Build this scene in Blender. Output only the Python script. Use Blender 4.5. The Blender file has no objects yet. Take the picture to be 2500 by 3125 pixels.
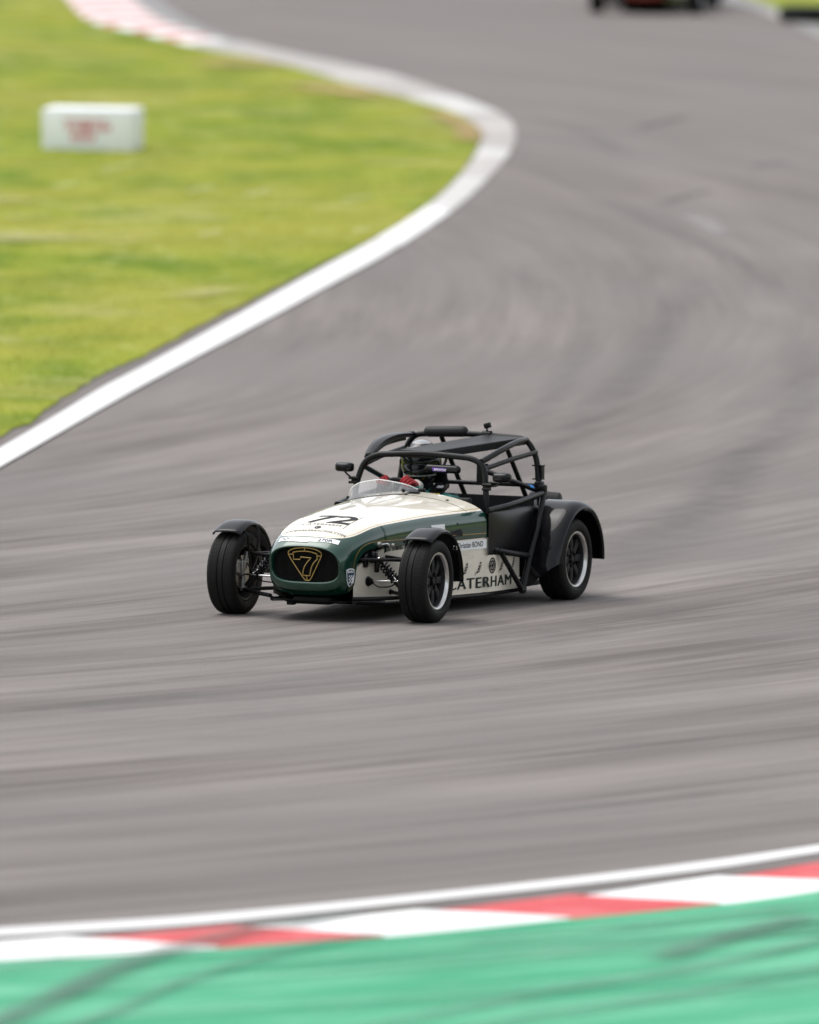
import bpy, bmesh, math, random
import numpy as np
from mathutils import Vector, Matrix
random.seed(7)
rng = np.random.default_rng(7)
R = math.radians
S = bpy.context.scene
COL = S.collection

# ---------------------------------------------------------------- camera, light, exposure
cam_d = bpy.data.cameras.new('camera')
cam = bpy.data.objects.new('camera', cam_d); COL.objects.link(cam)
cam_d.sensor_fit = 'HORIZONTAL'; cam_d.sensor_width = 24.0; cam_d.lens = 336.0
cam_d.clip_start = 1.0; cam_d.clip_end = 3000.0
cam.matrix_world = (Matrix.Translation((0, 0, 5.768)) @ Matrix.Rotation(R(90 - 3.9943), 4, 'X') @ Matrix.Rotation(R(0.6649), 4, 'Z'))
cam_d.dof.use_dof = True; cam_d.dof.focus_distance = 72.6; cam_d.dof.aperture_fstop = 1.7
S.camera = cam

SUN_EL, SUN_AZ = R(64), R(292)      # azimuth measured clockwise from +Y
world = bpy.data.worlds.new('World'); S.world = world; world.use_nodes = True
wn = world.node_tree; wn.nodes.clear()
sky = wn.nodes.new('ShaderNodeTexSky'); sky.sky_type = 'NISHITA'; sky.sun_disc = False
sky.sun_elevation = SUN_EL; sky.sun_rotation = SUN_AZ; sky.air_density = 1.0; sky.dust_density = 2.5; sky.ozone_density = 1.0
hs = wn.nodes.new('ShaderNodeHueSaturation'); hs.inputs['Saturation'].default_value = 0.22
bg = wn.nodes.new('ShaderNodeBackground'); bg.inputs['Strength'].default_value = 0.12
wo = wn.nodes.new('ShaderNodeOutputWorld')
wn.links.new(sky.outputs[0], hs.inputs['Color']); wn.links.new(hs.outputs[0], bg.inputs['Color']); wn.links.new(bg.outputs[0], wo.inputs['Surface'])
sun_d = bpy.data.lights.new('sun', 'SUN'); sun_d.energy = 0.7; sun_d.angle = R(48); sun_d.color = (1.0, 0.96, 0.9)
sun = bpy.data.objects.new('sun', sun_d); COL.objects.link(sun)
sdir = Vector((math.sin(SUN_AZ) * math.cos(SUN_EL), math.cos(SUN_AZ) * math.cos(SUN_EL), math.sin(SUN_EL)))
sun.rotation_euler = sdir.to_track_quat('Z', 'Y').to_euler(); sun.location = sdir * 60
S.view_settings.view_transform = 'Standard'; S.view_settings.look = 'None'
S.view_settings.gamma = 1.0; S.view_settings.use_curve_mapping = False
S.view_settings.exposure = 1.2
S.cycles.max_bounces = 8; S.cycles.use_denoising = True

# ---------------------------------------------------------------- helpers
def link(o, parent=None):
    COL.objects.link(o)
    if parent: o.parent = parent
    return o
def tag(o, label=None, cat=None, group=None, kind=None):
    for k, v in (('label', label), ('category', cat), ('group', group), ('kind', kind)):
        if v: o[k] = v
    return o
def mesh(name, verts, faces, mat, parent=None, smooth=True, mats=None, fm=None, angle=None):
    me = bpy.data.meshes.new(name)
    me.from_pydata([tuple(v) for v in verts], [], [tuple(f) for f in faces])
    for m in (mats or [mat]): me.materials.append(m)
    if fm is not None: me.polygons.foreach_set('material_index', np.array(fm, dtype=np.int32))
    bm = bmesh.new(); bm.from_mesh(me); bmesh.ops.recalc_face_normals(bm, faces=bm.faces); bm.to_mesh(me); bm.free()
    if smooth:
        me.polygons.foreach_set('use_smooth', np.ones(len(me.polygons), dtype=bool))
        if angle: me.set_sharp_from_angle(angle=R(angle))
    me.update()
    return link(bpy.data.objects.new(name, me), parent)
class MB:
    """collects primitives and links them as one mesh"""
    def __init__(s): s.v, s.f = [], []
    def add(s, v, f):
        n = len(s.v); s.v += [tuple(p) for p in v]; s.f += [tuple(i + n for i in q) for q in f]; return s
    def build(s, name, mat, parent=None, smooth=True, angle=40): return mesh(name, s.v, s.f, mat, parent, smooth, angle=angle)
    def box(s, c, d, rot=None, bev=0.0):
        bm = bmesh.new(); bmesh.ops.create_cube(bm, size=1.0)
        bmesh.ops.scale(bm, vec=d, verts=bm.verts)
        if bev: bmesh.ops.bevel(bm, geom=bm.edges[:], offset=bev, segments=3, affect='EDGES', profile=0.5)
        M = Matrix.Translation(c) @ (rot.to_4x4() if rot else Matrix.Identity(4))
        bm.transform(M); bm.verts.index_update()
        r = s.add([v.co[:] for v in bm.verts], [[v.index for v in f.verts] for f in bm.faces]); bm.free(); return r
    def tube(s, pts, r, n=10, caps=True, rr=None):
        P = [Vector(p) for p in pts]; T = []
        for i in range(len(P)):
            a = P[max(i - 1, 0)]; b = P[min(i + 1, len(P) - 1)]; T.append((b - a).normalized())
        up = Vector((0, 0, 1)) if abs(T[0].z) < 0.9 else Vector((1, 0, 0))
        N = (up - T[0] * up.dot(T[0])).normalized(); V = []; F = []
        for i, p in enumerate(P):
            N = (N - T[i] * N.dot(T[i])).normalized(); B = T[i].cross(N)
            q = rr[i] if rr else r
            for k in range(n):
                a = 2 * math.pi * k / n; V.append(p + (N * math.cos(a) + B * math.sin(a)) * q)
        for i in range(len(P) - 1):
            for k in range(n):
                k2 = (k + 1) % n; F.append((i * n + k, i * n + k2, (i + 1) * n + k2, (i + 1) * n + k))
        if caps:
            F.append(tuple(range(n))[::-1]); F.append(tuple(range((len(P) - 1) * n, len(P) * n)))
        return s.add(V, F)
    def lathe(s, prof, c=(0, 0, 0), n=48, axis='y', a0=0.0, a1=2 * math.pi):
        """prof: (along axis, radius)"""
        full = abs(a1 - a0 - 2 * math.pi) < 1e-6; m = n if full else n + 1; V = []; F = []
        for (h, r) in prof:
            for k in range(m):
                a = a0 + (a1 - a0) * k / n
                x, z = r * math.cos(a), r * math.sin(a)
                p = {'y': (x, h, z), 'z': (x, z, h), 'x': (h, x, z)}[axis]
                V.append((c[0] + p[0], c[1] + p[1], c[2] + p[2]))
        for i in range(len(prof) - 1):
            for k in range(n):
                k2 = (k + 1) % m if full else k + 1
                F.append((i * m + k, i * m + k2, (i + 1) * m + k2, (i + 1) * m + k))
        return s.add(V, F)
    def grid(s, rows, closed=False):
        m = len(rows[0]); V = [p for r in rows for p in r]; F = []
        for i in range(len(rows) - 1):
            for k in range(m if closed else m - 1):
                k2 = (k + 1) % m; F.append((i * m + k, i * m + k2, (i + 1) * m + k2, (i + 1) * m + k))
        return s.add(V, F)
    def prism(s, poly, fn0, fn1):
        """extrude a 2D outline: fn0, fn1 turn (u, v) into the two faces"""
        n = len(poly); V = [fn0(*p) for p in poly] + [fn1(*p) for p in poly]
        F = [tuple(range(n)), tuple(range(n, 2 * n))[::-1]] + [(i, (i + 1) % n, n + (i + 1) % n, n + i) for i in range(n)]
        return s.add(V, F)
def bend(pts, r=0.1, n=6):
    """polyline with its inner corners rounded"""
    P = [Vector(p) for p in pts]; out = [P[0]]
    for i in range(1, len(P) - 1):
        a, b, c = P[i - 1], P[i], P[i + 1]
        d = min(r, (a - b).length * 0.48, (c - b).length * 0.48)
        p, q = b + (a - b).normalized() * d, b + (c - b).normalized() * d
        for k in range(n + 1):
            t = k / n; out.append(p * (1 - t) ** 2 + b * 2 * t * (1 - t) + q * t * t)
    return out + [P[-1]]
def cat(pts, n=6):
    """Catmull-Rom through the points (any dimension)"""
    P = [np.array(p, float) for p in pts]; P = [2 * P[0] - P[1]] + P + [2 * P[-1] - P[-2]]; out = []
    for i in range(1, len(P) - 2):
        for k in range(n):
            t = k / n
            out.append(0.5 * (2 * P[i] + (P[i + 1] - P[i - 1]) * t + (2 * P[i - 1] - 5 * P[i] + 4 * P[i + 1] - P[i + 2]) * t * t + (3 * P[i] - P[i - 1] - 3 * P[i + 1] + P[i + 2]) * t ** 3))
    return out + [P[-2]]
def interp(x, X, Y): return float(np.interp(x, X, Y))
def text_mesh(body, size, bold=0.0, sx=1.0, shear=0.0, align='LEFT', space=1.0):
    cu = bpy.data.curves.new('lettering', 'FONT'); cu.body = body; cu.size = size; cu.offset = bold; cu.shear = shear; cu.align_x = align; cu.space_character = space
    cu.resolution_u = 4; cu.fill_mode = 'FRONT'
    o = bpy.data.objects.new('lettering', cu); COL.objects.link(o)
    me = bpy.data.meshes.new_from_object(o.evaluated_get(bpy.context.evaluated_depsgraph_get()))
    bpy.data.objects.remove(o)
    bm = bmesh.new(); bm.from_mesh(me); bmesh.ops.triangulate(bm, faces=bm.faces[:])
    for _ in range(2):
        E = [e for e in bm.edges if e.calc_length() > size * 0.3]
        if E: bmesh.ops.subdivide_edges(bm, edges=E, cuts=1); bmesh.ops.triangulate(bm, faces=bm.faces[:])
    V = [(v.co.x * sx, v.co.y) for v in bm.verts]; bm.verts.index_update()
    F = [[v.index for v in f.verts] for f in bm.faces]; bm.free(); bpy.data.meshes.remove(me)
    return V, F
def lettering(name, body, size, fn, mat, parent, heavy=None, **k):
    V, F = text_mesh(body, size, **k); P = [fn(*v) for v in V]
    if heavy:       # heavier strokes: the same letters once more, a little along and proud
        d, fn2 = heavy; n = len(V); P = P + [fn2(v[0] + d, v[1]) for v in V]; F = F + [[i + n for i in f] for f in F]
    return mesh(name, P, F, mat, parent, smooth=False)
def patch(name, u0, u1, v0, v1, fn, mat, parent, n=12, m=4):
    rows = [[fn(u0 + (u1 - u0) * i / n, v0 + (v1 - v0) * j / m) for j in range(m + 1)] for i in range(n + 1)]
    return MB().grid(rows).build(name, mat, parent)

# ---------------------------------------------------------------- materials
def nodes(name):
    m = bpy.data.materials.new(name); m.use_nodes = True
    return m, m.node_tree.nodes, m.node_tree.links, m.node_tree.nodes['Principled BSDF']
def setp(b, **k):
    for n, v in k.items():
        b.inputs[n.replace('_', ' ')].default_value = (*v, 1) if isinstance(v, tuple) and len(v) == 3 else v
def simple(name, col, rough=0.5, metal=0.0, coat=0.0, spec=0.5, var=0.06, vscale=30.0, bump=0.0, bscale=200.0, **kw):
    """base colour with fine procedural grain and wear"""
    m, N, L, b = nodes(name)
    setp(b, Roughness=rough, Metallic=metal, Coat_Weight=coat, Coat_Roughness=0.04, Specular_IOR_Level=spec, **kw)
    tc = N.new('ShaderNodeTexCoord'); no = N.new('ShaderNodeTexNoise'); no.inputs['Scale'].default_value = vscale; no.inputs['Detail'].default_value = 5
    L.new(tc.outputs['Object'], no.inputs['Vector'])
    r = N.new('ShaderNodeValToRGB'); r.color_ramp.elements[0].position = 0.3; r.color_ramp.elements[1].position = 0.75
    r.color_ramp.elements[0].color = (*[c * (1 - var) for c in col], 1); r.color_ramp.elements[1].color = (*[min(1, c * (1 + var)) for c in col], 1)
    L.new(no.outputs['Fac'], r.inputs['Fac']); L.new(r.outputs['Color'], b.inputs['Base Color'])
    mr = N.new('ShaderNodeMapRange'); mr.inputs['To Min'].default_value = rough * 0.85; mr.inputs['To Max'].default_value = min(1, rough * 1.2)
    L.new(no.outputs['Fac'], mr.inputs['Value']); L.new(mr.outputs['Result'], b.inputs['Roughness'])
    if bump:
        n2 = N.new('ShaderNodeTexNoise'); n2.inputs['Scale'].default_value = bscale; L.new(tc.outputs['Object'], n2.inputs['Vector'])
        bp = N.new('ShaderNodeBump'); bp.inputs['Strength'].default_value = bump; bp.inputs['Distance'].default_value = 0.004
        L.new(n2.outputs['Fac'], bp.inputs['Height']); L.new(bp.outputs['Normal'], b.inputs['Normal'])
    return m
class NB:
    """tiny node builder for maths"""
    def __init__(s, m): s.N, s.L = m.node_tree.nodes, m.node_tree.links
    def put(s, sock, v):
        if isinstance(v, (int, float)): sock.default_value = v
        else: s.L.new(v, sock)
    def math(s, op, a, b=0.0, c=None, clamp=False):
        n = s.N.new('ShaderNodeMath'); n.operation = op; n.use_clamp = clamp
        s.put(n.inputs[0], a); s.put(n.inputs[1], b)
        if c is not None: s.put(n.inputs[2], c)
        return n.outputs[0]
    def mix(s, f, a, b):
        n = s.N.new('ShaderNodeMix'); n.data_type = 'RGBA'; s.put(n.inputs['Factor'], f)
        for k, v in ((6, a), (7, b)):
            if isinstance(v, tuple): n.inputs[k].default_value = (*v, 1)
            else: s.L.new(v, n.inputs[k])
        return n.outputs[2]
    def noise(s, vec, scale, detail=4.0, rough=0.55, dist=0.0):
        n = s.N.new('ShaderNodeTexNoise'); n.inputs['Scale'].default_value = scale; n.inputs['Detail'].default_value = detail
        n.inputs['Roughness'].default_value = rough; n.inputs['Distortion'].default_value = dist
        s.L.new(vec, n.inputs['Vector']); return n.outputs['Fac']
    def ramp(s, v, lo, hi, a=0.0, b=1.0, smooth=True):
        n = s.N.new('ShaderNodeMapRange'); n.interpolation_type = 'SMOOTHSTEP' if smooth else 'LINEAR'
        s.put(n.inputs['Value'], v); n.inputs['From Min'].default_value = lo; n.inputs['From Max'].default_value = hi
        n.inputs['To Min'].default_value = a; n.inputs['To Max'].default_value = b
        return n.outputs['Result']
    def scaled(s, vec, sc, rz=0.0):
        n = s.N.new('ShaderNodeMapping'); n.inputs['Scale'].default_value = sc; n.inputs['Rotation'].default_value = (0, 0, rz)
        n.vector_type = 'TEXTURE' if False else 'POINT'
        s.L.new(vec, n.inputs['Vector']); return n.outputs['Vector']
    def obj(s): return s.N.new('ShaderNodeTexCoord').outputs['Object']
    def sep(s, v):
        n = s.N.new('ShaderNodeSeparateXYZ'); s.L.new(v, n.inputs[0]); return n.outputs
    def bump(s, h, strength, dist):
        n = s.N.new('ShaderNodeBump'); n.inputs['Strength'].default_value = strength; n.inputs['Distance'].default_value = dist
        s.L.new(h, n.inputs['Height']); return n.outputs['Normal']

GREEN = (0.003, 0.044, 0.026); CREAM = (0.80, 0.745, 0.625)
def body_paint(name, top, side, line=(0.42, 0.27, 0.08)):
    m, N, L, b = nodes(name); q = NB(m); o = q.obj(); x, y, z = q.sep(o)[0:3]
    c = q.math('MULTIPLY_ADD', x, -0.155, 0.293)
    u = q.math('POWER', q.math('DIVIDE', q.math('ABSOLUTE', y), c), 4.0)
    w = q.math('POWER', q.math('DIVIDE', q.math('MAXIMUM', x, 0.0), 0.325), 4.0)
    r = q.math('ADD', u, w)
    is_top = q.math('MULTIPLY', q.math('LESS_THAN', r, 1.0), q.math('GREATER_THAN', z, 0.50))
    ln = q.math('MULTIPLY', q.math('MULTIPLY', q.math('GREATER_THAN', r, 0.83), q.math('LESS_THAN', r, 0.875)), is_top)
    dirt = q.noise(o, 9.0, 6)
    sidec = q.mix(q.ramp(dirt, 0.35, 0.75), tuple(k * 0.85 for k in side), tuple(k * 1.12 for k in side))
    topc = q.mix(q.ramp(dirt, 0.3, 0.7), tuple(k * 0.96 for k in top), top)
    colr = q.mix(ln, q.mix(is_top, sidec, topc), line)
    chips = q.noise(o, 85.0, 2, 0.5); film = q.noise(q.scaled(o, (1.0, 2.2, 2.2)), 5.0, 5, 0.7)
    colr = q.mix(q.ramp(chips, 0.70, 0.76, 0, 0.55), colr, (0.10, 0.085, 0.07)); colr = q.mix(q.ramp(film, 0.58, 0.85, 0, 0.12), colr, (0.22, 0.19, 0.16))
    L.new(colr, b.inputs['Base Color'])
    setp(b, Roughness=0.28, Coat_Weight=1.0, Coat_Roughness=0.05, Specular_IOR_Level=0.5)
    L.new(q.math('MULTIPLY', q.math('SUBTRACT', 1.0, is_top), 0.25), b.inputs['Metallic'])
    n2 = q.noise(o, 2.2, 2); L.new(q.bump(n2, 0.12, 0.02), b.inputs['Coat Normal'])
    return m
M = {}
M['paint'] = body_paint('green_cream_paint', CREAM, GREEN)
def grimy(name, col, rough, coat):
    m, N, L, b = nodes(name); q = NB(m); o = q.obj()
    c = q.mix(q.ramp(q.noise(o, 4.0, 4), 0.35, 0.7), tuple(k * 0.93 for k in col), col)
    c = q.mix(q.ramp(q.noise(q.scaled(o, (0.8, 2.5, 3.0)), 6.0, 6, 0.7), 0.52, 0.80, 0, 0.38), c, (0.30, 0.26, 0.21))
    c = q.mix(q.ramp(q.noise(o, 95.0, 2, 0.5), 0.70, 0.76, 0, 0.6), c, (0.08, 0.07, 0.06))
    L.new(c, b.inputs['Base Color']); setp(b, Roughness=rough, Coat_Weight=coat, Coat_Roughness=0.06)
    return m
M['cream'] = grimy('cream_paint', CREAM, 0.32, 0.7)
M['gloss_black'] = simple('gloss_black_bodywork', (0.006, 0.006, 0.0075), 0.35, coat=0.5, spec=0.03, var=0.3, vscale=12, bump=0.03, bscale=6)
M['satin_black'] = simple('satin_black_steel', (0.006, 0.006, 0.0065), 0.34, spec=0.2, var=0.25, vscale=40)
M['panel_black'] = simple('black_bodywork_panel', (0.006, 0.006, 0.0075), 0.30, spec=0.24, var=0.3, vscale=10, bump=0.05, bscale=9)
M['vinyl'] = simple('black_vinyl_cloth', (0.012, 0.012, 0.013), 0.6, spec=0.25, var=0.3, vscale=18, bump=0.25, bscale=60)
M['foam'] = simple('black_foam', (0.010, 0.010, 0.011), 0.5, spec=0.3, var=0.2, vscale=60, bump=0.2, bscale=120)
M['dark'] = simple('dark_interior', (0.008, 0.008, 0.008), 0.8, spec=0.2, var=0.3)
M['rubber'] = simple('tyre_rubber', (0.0085, 0.0082, 0.008), 0.58, spec=0.16, var=0.25, vscale=45, bump=0.15, bscale=150)
M['tread'] = simple('worn_tread_rubber', (0.011, 0.0105, 0.010), 0.75, spec=0.15, var=0.25, vscale=60, bump=0.3, bscale=220)
M['silver'] = simple('machined_alloy', (0.62, 0.62, 0.61), 0.3, metal=1.0, var=0.12, vscale=25)
M['wheel_dark'] = simple('anthracite_wheel', (0.012, 0.012, 0.013), 0.55, spec=0.25, var=0.3)
M['chrome'] = simple('bright_steel', (0.72, 0.72, 0.7), 0.18, metal=1.0, var=0.05)
M['brake'] = simple('brake_iron', (0.22, 0.2, 0.18), 0.4, metal=1.0, var=0.2)
M['alloy'] = simple('cast_alloy', (0.35, 0.35, 0.34), 0.45, metal=0.8, var=0.2)
M['gold'] = simple('gold_trim', (0.40, 0.27, 0.085), 0.35, metal=0.3, var=0.1)
M['gold_line'] = simple('gold_pinstripe', (0.30, 0.20, 0.06), 0.35, coat=0.8, var=0.1)
M['white'] = simple('white_vinyl', (0.82, 0.83, 0.84), 0.35, var=0.02)
M['ink'] = simple('black_print', (0.014, 0.014, 0.016), 0.6, spec=0.2, var=0.1)
M['grey_ink'] = simple('grey_print', (0.03, 0.03, 0.03), 0.6, spec=0.2, var=0.1)
M['dkgreen_ink'] = simple('dark_green_print', (0.010, 0.022, 0.018), 0.5, spec=0.2, var=0.1)
M['navy'] = simple('navy_print', (0.02, 0.06, 0.10), 0.4, var=0.1)
M['purple'] = simple('purple_print', (0.16, 0.05, 0.42), 0.4, var=0.1)
M['blue_tape'] = simple('blue_tape', (0.03, 0.25, 0.65), 0.5)
M['mirror_glass'] = simple('mirror_glass', (0.8, 0.8, 0.8), 0.04, metal=1.0, var=0.01)
M['teal'] = simple('teal_overall_cloth', (0.006, 0.16, 0.14), 0.75, var=0.3, vscale=25, bump=0.5, bscale=45)
M['red_glove'] = simple('red_glove_cloth', (0.40, 0.02, 0.025), 0.7, var=0.2, bump=0.3, bscale=90)
M['white_glove'] = simple('white_glove_cloth', (0.7, 0.68, 0.64), 0.7, var=0.1)
M['yellow'] = simple('yellow_print', (0.62, 0.5, 0.03), 0.6)
M['skin'] = simple('skin', (0.45, 0.27, 0.2), 0.5)
M['helmet_black'] = simple('helmet_black', (0.008, 0.008, 0.009), 0.2, coat=0.5, spec=0.2, var=0.2)
M['helmet_white'] = simple('helmet_silver_white', (0.22, 0.225, 0.23), 0.25, coat=0.8, var=0.06)
M['visor'] = simple('dark_visor', (0.006, 0.007, 0.007), 0.12, coat=0.25, spec=0.2, var=0.1)
def clear(name, col=(0.95, 0.97, 0.97), a=0.42):
    m, N, L, b = nodes(name)
    setp(b, Base_Color=col, Roughness=0.06, IOR=1.45, Alpha=a, Specular_IOR_Level=0.5)
    return m
M['clear'] = clear('clear_polycarbonate', (0.60, 0.61, 0.62), 0.34)
# ---------------------------------------------------------------- the ground
SL = 0.026
def gz(y):
    """the circuit is level near the car and climbs gently beyond it"""
    if y < 78: return 0.0
    if y < 98: return SL * (y - 78) ** 2 / 40
    if y < 175: return SL * (y - 88)
    return SL * (87 + 60 * (1 - math.exp(-(y - 175) / 60)))
KNOTS = [78 + 1.25 * i for i in range(17)] + [175 + 6 * i for i in range(60)]
def sheet(name, poly, off, mat, kind='structure', fn=None):
    bm = bmesh.new(); vs = [bm.verts.new((p[0], p[1], 0)) for p in poly]; bm.faces.new(vs)
    bmesh.ops.triangulate(bm, faces=bm.faces[:])
    y0 = min(p[1] for p in poly); y1 = max(p[1] for p in poly)
    for k in KNOTS:
        if y0 < k < y1:
            bmesh.ops.bisect_plane(bm, geom=bm.verts[:] + bm.edges[:] + bm.faces[:], plane_co=(0, k, 0), plane_no=(0, 1, 0), dist=1e-5)
    for v in bm.verts: v.co.z = gz(v.co.y) + off
    bmesh.ops.triangulate(bm, faces=bm.faces[:])
    bmesh.ops.recalc_face_normals(bm, faces=bm.faces)
    if sum(f.normal.z for f in bm.faces) < 0: bmesh.ops.reverse_faces(bm, faces=bm.faces[:])
    me = bpy.data.meshes.new(name); bm.to_mesh(me); bm.free(); me.materials.append(mat)
    o = link(bpy.data.objects.new(name, me)); o['kind'] = kind
    return o

def asphalt_mat():
    m, N, L, b = nodes('worn_race_asphalt'); q = NB(m); o = q.obj()
    # rubber and grain follow the driving direction: ellipse round the infield
    warp = q.noise(o, 0.06, 2)
    px, py, _ = q.sep(o)[0:3]
    ex = q.math('MULTIPLY', q.math('ADD', px, 22.0), 1 / 36); ey = q.math('MULTIPLY', q.math('SUBTRACT', py, 105.0), 1 / 55)
    rad = q.math('SQRT', q.math('ADD', q.math('MULTIPLY', ex, ex), q.math('MULTIPLY', ey, ey))); rad = q.math('ADD', rad, q.math('MULTIPLY', warp, 0.03))
    ang = q.math('ARCTAN2', ey, ex)
    cv = N.new('ShaderNodeCombineXYZ'); L.new(q.math('MULTIPLY', ang, 50.0), cv.inputs[0]); L.new(q.math('MULTIPLY', rad, 40.0), cv.inputs[1]); pol = cv.outputs[0]
    a = q.noise(q.scaled(pol, (0.16, 6.0, 1)), 1.0, 6, 0.6)
    a2 = q.noise(q.scaled(pol, (0.10, 1.1, 1)), 1.0, 4, 0.55)
    a3 = q.noise(q.scaled(pol, (0.35, 18.0, 1)), 1.0, 3, 0.6)
    blot = q.noise(o, 0.16, 4, 0.6, 0.6); grain = q.noise(o, 55.0, 3)
    v = q.math('ADD', q.math('MULTIPLY', a, 0.75), q.math('MULTIPLY', a2, 0.9)); v = q.math('ADD', v, q.math('MULTIPLY', a3, 0.3)); v = q.math('ADD', v, q.math('MULTIPLY', grain, 0.25))
    old = q.ramp(py, 74.0, 96.0, 1.0, 0.5); v = q.math('ADD', 1.11, q.math('MULTIPLY', q.math('SUBTRACT', v, 1.11), old))
    col = q.mix(q.ramp(v, 0.84, 1.38), (0.096, 0.083, 0.078), (0.230, 0.206, 0.195))
    col = q.mix(q.ramp(blot, 0.35, 0.7, 0.0, 0.7), col, (0.155, 0.145, 0.137))
    pebbles = q.noise(o, 320.0, 2, 0.7)
    L.new(col, b.inputs['Base Color']); setp(b, Roughness=0.85, Specular_IOR_Level=0.15)
    L.new(q.bump(q.math('ADD', q.math('MULTIPLY', pebbles, 0.5), a3), 0.35, 0.006), b.inputs['Normal'])
    return m
def grass_mat(name, blades=False):
    m, N, L, b = nodes(name); q = NB(m); o = q.obj()
    big = q.noise(o, 0.28, 3, 0.55, 0.4); mid = q.noise(q.scaled(o, (1.0, 0.5, 1)), 1.25, 3, 0.5); fine = q.noise(q.scaled(o, (1.0, 0.5, 1)), 5.0, 4, 0.6)
    dry = q.noise(o, 0.55, 4, 0.6, 0.5)
    c = q.mix(q.ramp(mid, 0.36, 0.64), (0.105, 0.170, 0.008), (0.225, 0.265, 0.026))
    c = q.mix(q.ramp(big, 0.35, 0.68, 0, 0.7), c, (0.285, 0.270, 0.040))
    c = q.mix(q.ramp(dry, 0.54, 0.72, 0, 0.65), c, (0.37, 0.345, 0.14))
    streak = q.noise(q.scaled(o, (1.6, 1.1, 1), 0.5), 2.2, 4, 0.6)
    c = q.mix(q.ramp(streak, 0.52, 0.72, 0, 0.6), c, (0.34, 0.36, 0.12))
    c = q.mix(q.ramp(fine, 0.35, 0.75, 0.0, 0.22), c, (0.13, 0.150, 0.012))
    L.new(c, b.inputs['Base Color']); setp(b, Roughness=0.85, Specular_IOR_Level=0.06)
    if not blades: L.new(q.bump(fine, 0.35, 0.04), b.inputs['Normal'])
    return m
def runoff_mat():
    m, N, L, b = nodes('green_painted_runoff'); q = NB(m); o = q.obj()
    rot = N.new('ShaderNodeVectorRotate'); rot.rotation_type = 'Z_AXIS'; rot.inputs['Angle'].default_value = R(-38); L.new(o, rot.inputs['Vector'])
    s1 = q.noise(q.scaled(rot.outputs[0], (0.45, 3.2, 1)), 1.0, 5, 0.6, 0.3); s2 = q.noise(q.scaled(rot.outputs[0], (1.4, 5.0, 1)), 1.0, 4, 0.65); g = q.noise(o, 70.0, 3)
    c = q.mix(q.ramp(s1, 0.34, 0.66), (0.038, 0.270, 0.140), (0.120, 0.400, 0.245))
    c = q.mix(q.ramp(s2, 0.58, 0.78, 0, 0.7), c, (0.42, 0.56, 0.46))
    c = q.mix(q.ramp(g, 0.5, 0.9, 0, 0.3), c, (0.12, 0.30, 0.20))
    L.new(c, b.inputs['Base Color']); setp(b, Roughness=0.8, Specular_IOR_Level=0.12)
    L.new(q.bump(q.noise(o, 200.0, 3), 0.3, 0.004), b.inputs['Normal'])
    return m
def paint_mat(name, col, wear, wearcol, ws=6.0, lo=0.55, hi=0.8):
    m, N, L, b = nodes(name); q = NB(m); o = q.obj()
    n = q.noise(o, ws, 6, 0.65, 0.3); n2 = q.noise(o, 1.1, 3)
    c = q.mix(q.ramp(n, lo, hi, 0, wear), col, wearcol); c = q.mix(q.ramp(n2, 0.4, 0.8, 0, 0.25), c, tuple(k * 0.85 for k in col))
    L.new(c, b.inputs['Base Color']); setp(b, Roughness=0.6, Specular_IOR_Level=0.4)
    L.new(q.bump(q.noise(o, 150.0, 2), 0.2, 0.004), b.inputs['Normal'])
    return m
def mark_mat(name, col, strength, grain=0.5, soft=0.35):
    """rubber laid on the surface: dense in the middle of the strip, thin at its sides and ends"""
    m, N, L, b = nodes(name); q = NB(m)
    uv = N.new('ShaderNodeUVMap').outputs[0]; u, v, _ = q.sep(uv)[0:3]
    side = q.math('SUBTRACT', 1.0, q.math('ABSOLUTE', q.math('MULTIPLY_ADD', v, 2.0, -1.0)))
    end = q.math('SUBTRACT', 1.0, q.math('ABSOLUTE', q.math('MULTIPLY_ADD', u, 2.0, -1.0)))
    a = q.math('MULTIPLY', q.ramp(side, 0.0, 0.9), q.ramp(end, 0.0, soft))
    n = q.noise(q.obj(), 2.4, 5, 0.65); a = q.math('MULTIPLY', a, q.ramp(n, 0.25, 0.75, 1 - grain, 1.0))
    L.new(q.math('MULTIPLY', a, strength), b.inputs['Alpha'])
    setp(b, Base_Color=col, Roughness=0.7)
    return m
M['asphalt'] = asphalt_mat(); M['grass'] = grass_mat('mown_grass'); M['blades'] = grass_mat('grass_blades', True)
M['runoff'] = runoff_mat()
M['line'] = paint_mat('white_road_paint', (0.64, 0.635, 0.625), 0.35, (0.5, 0.49, 0.47))
M['kerb_white'] = paint_mat('white_kerb_paint', (0.70, 0.69, 0.68), 0.25, (0.55, 0.53, 0.52))
M['kerb_red'] = paint_mat('red_kerb_paint', (0.50, 0.030, 0.036), 0.5, (0.58, 0.15, 0.15), 2.0, 0.42, 0.62)
M['kerb_worn'] = paint_mat('worn_cream_kerb', (0.35, 0.33, 0.31), 0.7, (0.27, 0.25, 0.235), 3.0, 0.4, 0.7)
M['kerb_red_faded'] = paint_mat('faded_red_kerb', (0.42, 0.07, 0.055), 0.6, (0.55, 0.33, 0.30), 3.0, 0.4, 0.65)
M['kerb_mid'] = paint_mat('weathered_white_kerb', (0.50, 0.485, 0.47), 0.5, (0.42, 0.40, 0.38), 3.0, 0.4, 0.7)
M['kerb_grey'] = paint_mat('weathered_kerb', (0.42, 0.40, 0.38), 0.6, (0.34, 0.31, 0.29), 3.0, 0.4, 0.7)
M['gap'] = paint_mat('dark_seam_with_shade', (0.07, 0.062, 0.055), 0.5, (0.12, 0.105, 0.09), 4.0)  # dark asphalt seam, with the shade beside the kerb painted in
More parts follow.
